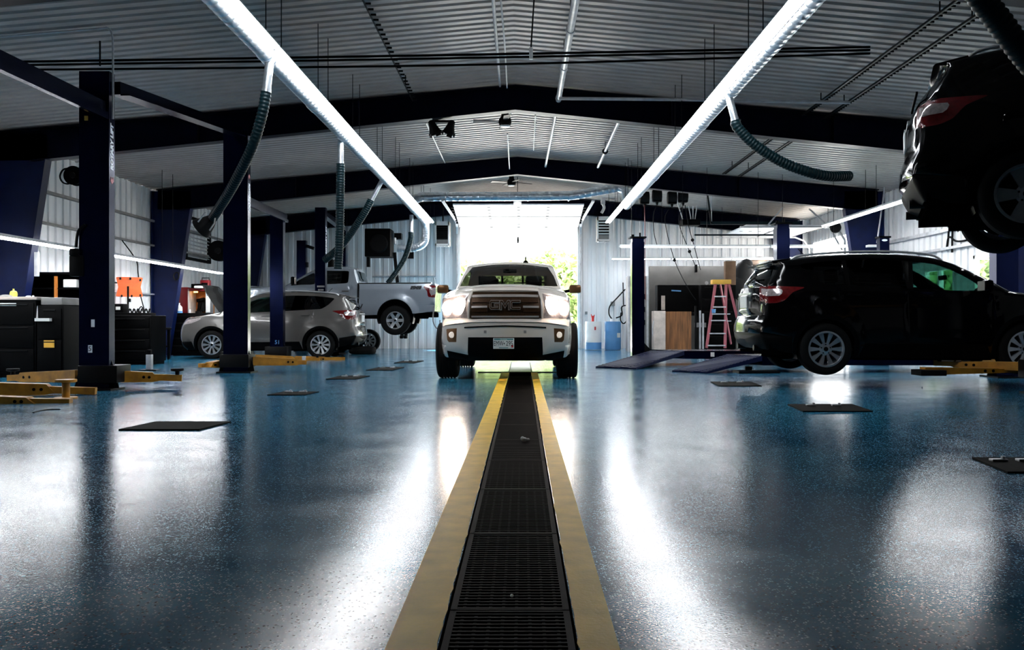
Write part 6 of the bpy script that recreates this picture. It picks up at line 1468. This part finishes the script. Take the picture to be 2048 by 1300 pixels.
# ---- right of the door: drums, hose, wall boxes
def drum(px0, px1, pyt, Y, m, label, band=None):
    a, b = P(px0, 0, Y).x, P(px1, 0, Y).x; c = V(((a + b) / 2, Y, 0)); r_ = (b - a) / 2; h = P(0, pyt, Y).z
    t = T('drum', label, 'drum', c)
    MB().lathe([(.002, .01), (r_ * .95, .01), (r_, .04), (r_, h * .3), (r_ * 1.02, h * .33), (r_, h * .36), (r_, h * .64), (r_ * 1.02, h * .67), (r_, h * .7), (r_, h - .05), (r_ * .96, h), (r_ * .9, h - .02), (.002, h - .02)], c, 'z', 32).build('barrel', MT[m], t)
    return t, c, r_, h
t1, c1, r1, h1 = drum(1170, 1203, 643, 28.6, 'white_paint', 'white drum with a small red pump right of the overhead door')
MB().lathe([(r1 * 1.004, .02), (r1 * 1.004, h1 * .27)], c1, 'z', 32).build('lower_band', MT['blue_plastic'], t1)
MB().cyl(c1 + V((-.02, -.05, h1 - .03)), c1 + V((-.02, -.05, h1 + .12)), .045, n=12).box(c1 + V((-.02, -.05, h1 + .15)), (.10, .07, .08), bev=.015).cyl(c1 + V((-.06, -.05, h1 + .15)), c1 + V((-.07, -.05, h1 + .24)), .015, n=8).cyl(c1 + V((.02, -.05, h1 + .15)), c1 + V((.03, -.05, h1 + .22)), .015, n=8).build('pump', MT['red_plastic'], t1)
MB().box(c1 + V((.04, -r1 - .002, h1 * .76)), (.05, .01, .11)).build('label', MT['red_plastic'], t1)
t2, c2, r2, h2_ = drum(1209, 1242, 643, 28.6, 'blue_plastic', 'pale blue drum with a hose in its cap beside the white drum')
MB().cyl(c2 + V((-.03, -.05, h2_ - .03)), c2 + V((-.03, -.05, h2_ + .09)), .06, n=12).build('cap', MT['white_paint'], t2)
MB().box(c2 + V((.17, -r2 * .82, h2_ * .52)), (.12, .02, .15), rz=.55).build('label', MT['paper_white'], t2)
MB().tube(spline([c2 + V((-.03, -.05, h2_ + .08)), P(1218, 628, 28.7), P(1220, 612, 28.9), P(1235, 595, 29.6), P(1250, 579, 30.0)], 6), .022, 8).build('hose', MT['black_rubber'], t2)
hl_ = [P(1232 + 0, 636, 29.9), P(1244, 630, 29.9), P(1243, 615, 29.9), P(1251, 611, 29.9), P(1257, 616, 29.9), P(1256, 635, 29.9), P(1248, 647, 29.9), P(1241, 640, 29.9), P(1242, 625, 29.9)]
tag(MB().tube(spline(hl_, 6), .022, 8).build('hose_coil', MT['black_rubber']), 'black hose coiled on the wall between the blue drum and the four-post lift column', 'hose')
boxthing('outlet_box', 'grey electrical outlet box on the wall above the blue drum', 'outlet', P(1221, 612, 30.28), P(1230, 603, 30.1), 'grey_paint')
boxthing('switch', 'small round dark fitting on the wall right of the door jamb', 'switch', P(1170, 629, 30.28), P(1175, 623, 30.12), 'grey_paint')
tag(MB().tube([P(1246, 565, 30.1), P(1247, 610, 30.1)], .018, 8).build('pipe_drop', MT['dark_steel']), 'dark vertical pipe on the far wall left of the four-post lift column', 'pipe')
pc2 = T('locker', 'tall grey locker half hidden behind the four-post lift column', 'locker', P(1276, 700, 27))
a, b = P(1256, 707, 27), P(1296, 552, 27)
MB().span((a.x, 27, 0), (b.x, 27.6, b.z), bev=.015).build('body', MT['grey_paint'], pc2)
for x in (a.x + .02, b.x - .02): MB().span((x - .03, 26.95, 0), (x + .03, 27.0, b.z)).build('edge_strip', MT['light_steel'], pc2)
for z in (.9, 1.3, 1.7): MB().box((b.x - .12, 26.98, z), (.05, .05, .16)).build('latch', MT['black_plastic'], pc2)
# ---- right bay: boards, bench, ladder, bags
fr = T('chest_freezer', 'white narrow panel box left of the brown plywood sheet', 'box', P(1316, 697, 26.5))
a, b = P(1306, 697, 26.6), P(1329, 622, 26.6)
MB().span((a.x, 26.4, 0), (b.x, 26.9, b.z), bev=.01).build('panel', MT['pale_board'], fr)
MB().tube([(a.x - .04, 26.4, .5), (a.x - .05, 26.38, .75), (a.x - .01, 26.4, .95)], .014, 6).build('handle', MT['light_steel'], fr)
pw = MB(); a, b = P(1330, 697, 26.7), P(1383, 623, 26.7)
pw.box(((a.x + b.x) / 2, 26.75, b.z / 2), (b.x - a.x, .03, b.z)); tag(pw.build('plywood_sheet', MT['plywood']), 'brown plywood sheet standing upright right of the white panel box', 'plywood')
bn = T('workbench', 'dark bench with a black upper cabinet behind the plywood in the right bay', 'workbench', P(1360, 690, 28.4))
a, b = P(1314, 625, 28.4), P(1400, 570, 28.4)
MB().span((a.x, 28.3, a.z), (b.x, 28.8, b.z), bev=.02).build('upper_cabinet', MT['black_plastic'], bn)
MB().span((a.x, 28.1, a.z - .1), (b.x, 28.9, a.z), bev=.01).build('worktop', MT['dark_steel'], bn)
for x in (a.x + .06, b.x - .06): MB().span((x - .04, 28.1, 0), (x + .04, 28.8, a.z - .1)).build('leg', MT['dark_steel'], bn)
MB().span((a.x + .12, 28.27, a.z + .08), (a.x + .24, 28.3, b.z - .35)).build('notice', MT['pale_board'], bn)
MB().bar(P(1343, 581, 28.28), P(1362, 582, 28.28), .03, .04).build('label', MT['blue_plastic'], bn)
boxthing('wall_speaker', 'small black speaker on top of the plaster partition in the right bay', 'speaker', P(1389, 545, 29.28), P(1395, 529, 29.1), 'black_plastic')
tag(MB().lathe([(.002, -.01), (.055, -.008), (.06, 0), (.002, .01)], P(1413, 566, 29.25), 'y', 20).build('round_sign', MT['grey_paint']), 'small grey round gauge on the partition left of the ladder top', 'gauge')
# step ladder
ld = T('step_ladder', 'red fiberglass step ladder with a yellow top in the right bay', 'ladder', GP(1455, 696))
Yl = 26.6
f0 = lambda px, py, y=Yl: P(px, py, y)
for px0, px1 in ((1413, 1431), (1450, 1452)): MB().bar(f0(px0, 696, Yl - .25), f0(px1, 566, Yl), .045, .08).build('front_rail', MT['pink_fiberglass'], ld)
MB().bar(f0(1489, 694, Yl + .05), f0(1457, 566, Yl + .02), .05, .07).build('rear_rail', MT['pink_fiberglass'], ld)
MB().bar(f0(1462, 688, Yl + .9), f0(1440, 566, Yl + .1), .04, .06).build('rear_rail', MT['pink_fiberglass'], ld)
for i, py in enumerate((593, 614, 628, 641, 667, 691)):
    t = (py - 566) / 130; xl = 1431 - 18 * t; xr = 1452 - 2 * t
    MB().bar(f0(xl + 1, py, Yl - .25 * t - .02), f0(xr, py, Yl - .25 * t - .02), .10, .035).build('step', MT['light_steel'], ld)
for py, px in ((628, 1458), (642, 1460)): MB().bar(f0(1452, py, Yl), f0(px + 2, py, Yl + .05), .03, .03).build('spreader', MT['light_steel'], ld)
MB().span(f0(1425, 568, Yl - .1), f0(1458, 560, Yl + .2), bev=.015).build('top_cap', MT['amber_plate'], ld)
q = f0(1427, 624, Yl - .15); bk = T('paint_cup', 'pale blue cup standing on a step of the red ladder', 'cup', q)
MB().lathe([(.002, -.05), (.055, -.05), (.065, .07), (.058, .07), (.05, -.04), (.002, -.04)], q + V((0, -.02, .02)), 'z', 16).build('body', MT['blue_plastic'], bk)
sh2 = cabinet('shelf_unit', 'dark shelf unit behind the red ladder in the right bay', 'shelf unit', P(1400, 0, 27.8).x, P(1470, 0, 27.8).x, 27.68, 28.02, P(0, 570, 27.8).z, 'black_plastic', 5, '-y', knob='dark_steel')
sc = T('scissor_stand', 'grey metal upright stand between plywood and red ladder', 'stand', GP(1395, 698))
for px in (1391, 1400, 1406): MB().bar(P(px, 698, 26.9), P(px, 612 + (px - 1391), 26.9), .06, .05).build('upright', MT['light_steel' if px != 1391 else 'dark_steel'], sc)
MB().bar(P(1389, 650, 26.9), P(1412, 650, 26.9), .03, .14).build('crossbar', MT['grey_paint'], sc)
MB().span((P(1388, 698, 26.8).x, 26.8, 0), (P(1412, 695, 27.1).x, 27.1, .05)).build('foot', MT['dark_steel'], sc)
boxthing('cardboard_box', 'brown cardboard box standing on the dark shelf unit behind the ladder top', 'box', P(1451, 570, 27.75), P(1468, 523, 28.0), 'cardboard')
jkt = MB(); q0 = P(1487, 560, 29.0)
jkt.ball(q0 + V((0, 0, .25)), .28, (1.05, .6, 1.4)).ball(q0 + V((-.05, 0, -.25)), .3, (1.1, .55, 1.6)).ball(q0 + V((.1, 0, .55)), .16, (1.3, .7, 1.0))
tag(jkt.build('coat', MT['fabric_dark']), 'dark heavy coat hanging on the plaster partition right of the ladder', 'coat')
bg_ = MB(); q0 = P(1526, 533, 29.4); 
bg_.ball(q0 + V((-.12, 0, .15)), .25, (1.2, .7, .75)).ball(q0 + V((.22, 0, .13)), .22, (1.4, .7, .65)).ball(q0 + V((.0, 0, .24)), .14, (1.4, .7, .6))
tag(bg_.build('duffel_bag', MT['bag_brown']), 'slumped brown bag lying on top of the plaster partition', 'bag')
vs2 = T('bench_vise', 'dark pedestal vise between the red ladder and the black crossover', 'vise', GP(1497, 694))
q = P(1498, 693, 27.5); q.z = 0; zt = P(0, 618, 27.5).z
MB().cyl(q, q + V((0, 0, .5)), .12, .10, 14).cyl(q + V((0, 0, .5)), q + V((0, 0, zt)), .045, n=12).build('pedestal', MT['dark_steel'], vs2)
MB().box(q + V((0, 0, zt + .03)), (.5, .25, .07), bev=.02).box(q + V((-.12, 0, zt + .12)), (.16, .16, .14), bev=.03).build('body', MT['black_plastic'], vs2)
MB().bar(q + V((.2, -.05, zt - .35)), q + V((.2, -.05, zt)), .025, .025).build('handle', MT['dark_steel'], vs2)
boxthing('monitor', 'black box on a stand between the vise and the black crossover', 'monitor', P(1504, 620, 27.8), P(1523, 603, 28.0), 'black_plastic', .015)
tag(MB().bar((P(1513, 0, 27.9).x, 27.95, 0), P(1513, 620, 27.95), .25, .05).build('stand_post', MT['dark_steel']), 'dark post carrying the black box beside the black crossover', 'stand')
boxthing('clipboard', 'white clipboard lying low by the tail of the black crossover', 'clipboard', P(1510, 690, 15.85) , P(1529, 686.5, 16.2), 'paper_white', .002)
wr = T('tool_rail', 'thin dark rail with hooks on the partition above the black crossover tail', 'rail', P(1520, 562, 29.27))
MB().bar(P(1503, 562, 29.25), P(1545, 561, 29.25), .03, .04).build('bar', MT['dark_steel'], wr); MB().bar(P(1521, 562, 29.22), P(1521, 582, 29.22), .03, .03).box(P(1521, 583, 29.22), (.16, .05, .03)).build('hook', MT['dark_steel'], wr)
# ---- right wall odds and ends
sg = T('exit_sign', 'red and white wall sign high on the right wall beside the window', 'sign', (W - .03, 18.4, 2.52))
MB().span((W - .05, 18.1, 2.46), (W - .01, 18.8, 2.74), bev=.008).build('plate', MT['paper_white'], sg)
rb = MB()
for k in range(5): rb.span((W - .056, 18.18 + k * .12, 2.51), (W - .05, 18.24 + k * .12, 2.69))
rb.build('red_marks', MT['red_plastic'], sg)
for i, (pts_, lab) in enumerate((([(1897, 420), (1897, 470), (1893, 500), (1896, 478), (1901, 474)], 'black cable hanging on the right wall, the one left of the wall hose loop'),
                                 ([(1909, 420), (1905, 460), (1904, 505)], 'thin black cable hanging on the right wall under the raised crossover'),
                                 ([(1901, 474), (1912, 482), (1930, 481), (1945, 474)], 'black cable sagging along the right wall below the raised crossover'))):
    tag(MB().tube(spline([P(x, y, (W - .025) * F / (x - CX)) for x, y in pts_], 6), .022, 6).build('cable', MT['black_rubber']), lab, 'cable')
tag(MB().tube([V((P(1768, 385, 23.1).x, 23.1, 4.52)), P(1768, 385, 23.1), P(1754, 486, 23.1)], .022, 8).build('pipe_drop', MT['light_steel']), 'pale vertical pipe in front of the blue right hand column', 'pipe')
boxthing('paper_tray', 'white ledge at the foot of the pale pipe on the right column', 'ledge', P(1737, 494, 23.05), P(1757, 490.5, 23.25), 'white_paint')
boxthing('wall_pier', 'white wall pier left of the blue right hand column', 'pier', (W - .35, 24.0, 0), (W - .0, 25.2, 4.3), 'white_paint')
tag(MB().ball((0, 0, 0), .17, (1, .6, 1)).xform(M.Translation(P(1671, 455, 26.0))).build('cord_ball', MT['black_rubber']), 'dark round cord reel hanging under the raised side door', 'reel')
# ================================================================ light and camera
w = bpy.data.worlds.new('sky'); SC.world = w; w.use_nodes = True
nt = w.node_tree; bg = nt.nodes['Background']
sky = nt.nodes.new('ShaderNodeTexSky'); sky.sky_type = 'HOSEK_WILKIE'; sky.turbidity = 5; sky.sun_direction = V((.25, .55, .8)).normalized()
mx = nt.nodes.new('ShaderNodeMix'); mx.data_type = 'RGBA'; mx.inputs[0].default_value = .75; mx.inputs[7].default_value = (1, 1, 1, 1)
nt.links.new(sky.outputs[0], mx.inputs[6]); nt.links.new(mx.outputs[2], bg.inputs[0]); bg.inputs[1].default_value = 5.5
sl = bpy.data.lights.new('sun', 'SUN'); sl.energy = 55; sl.angle = .02; sl.color = (1, .96, .9)
so = bpy.data.objects.new('sun', sl); COL.objects.link(so)
so.rotation_euler = V((-.22, -.5, -.84)).to_track_quat('-Z', 'Y').to_euler()
cd = bpy.data.cameras.new('camera'); cam = bpy.data.objects.new('camera', cd); COL.objects.link(cam)
cam.location = (0, 0, H); cam.rotation_euler = (PI / 2, 0, 0)
cd.sensor_width = 36; cd.lens = F / 2048 * 36; cd.shift_x = -(CX - 1024) / 2048; cd.shift_y = -(650 - CY) / 2048
cd.clip_start = .05; cd.clip_end = 300
SC.camera = cam
vs_ = SC.view_settings; vs_.view_transform = 'Standard'; vs_.look = 'None'; vs_.gamma = 1; vs_.exposure = 0.42; vs_.use_curve_mapping = False
bpy.context.view_layer.update()
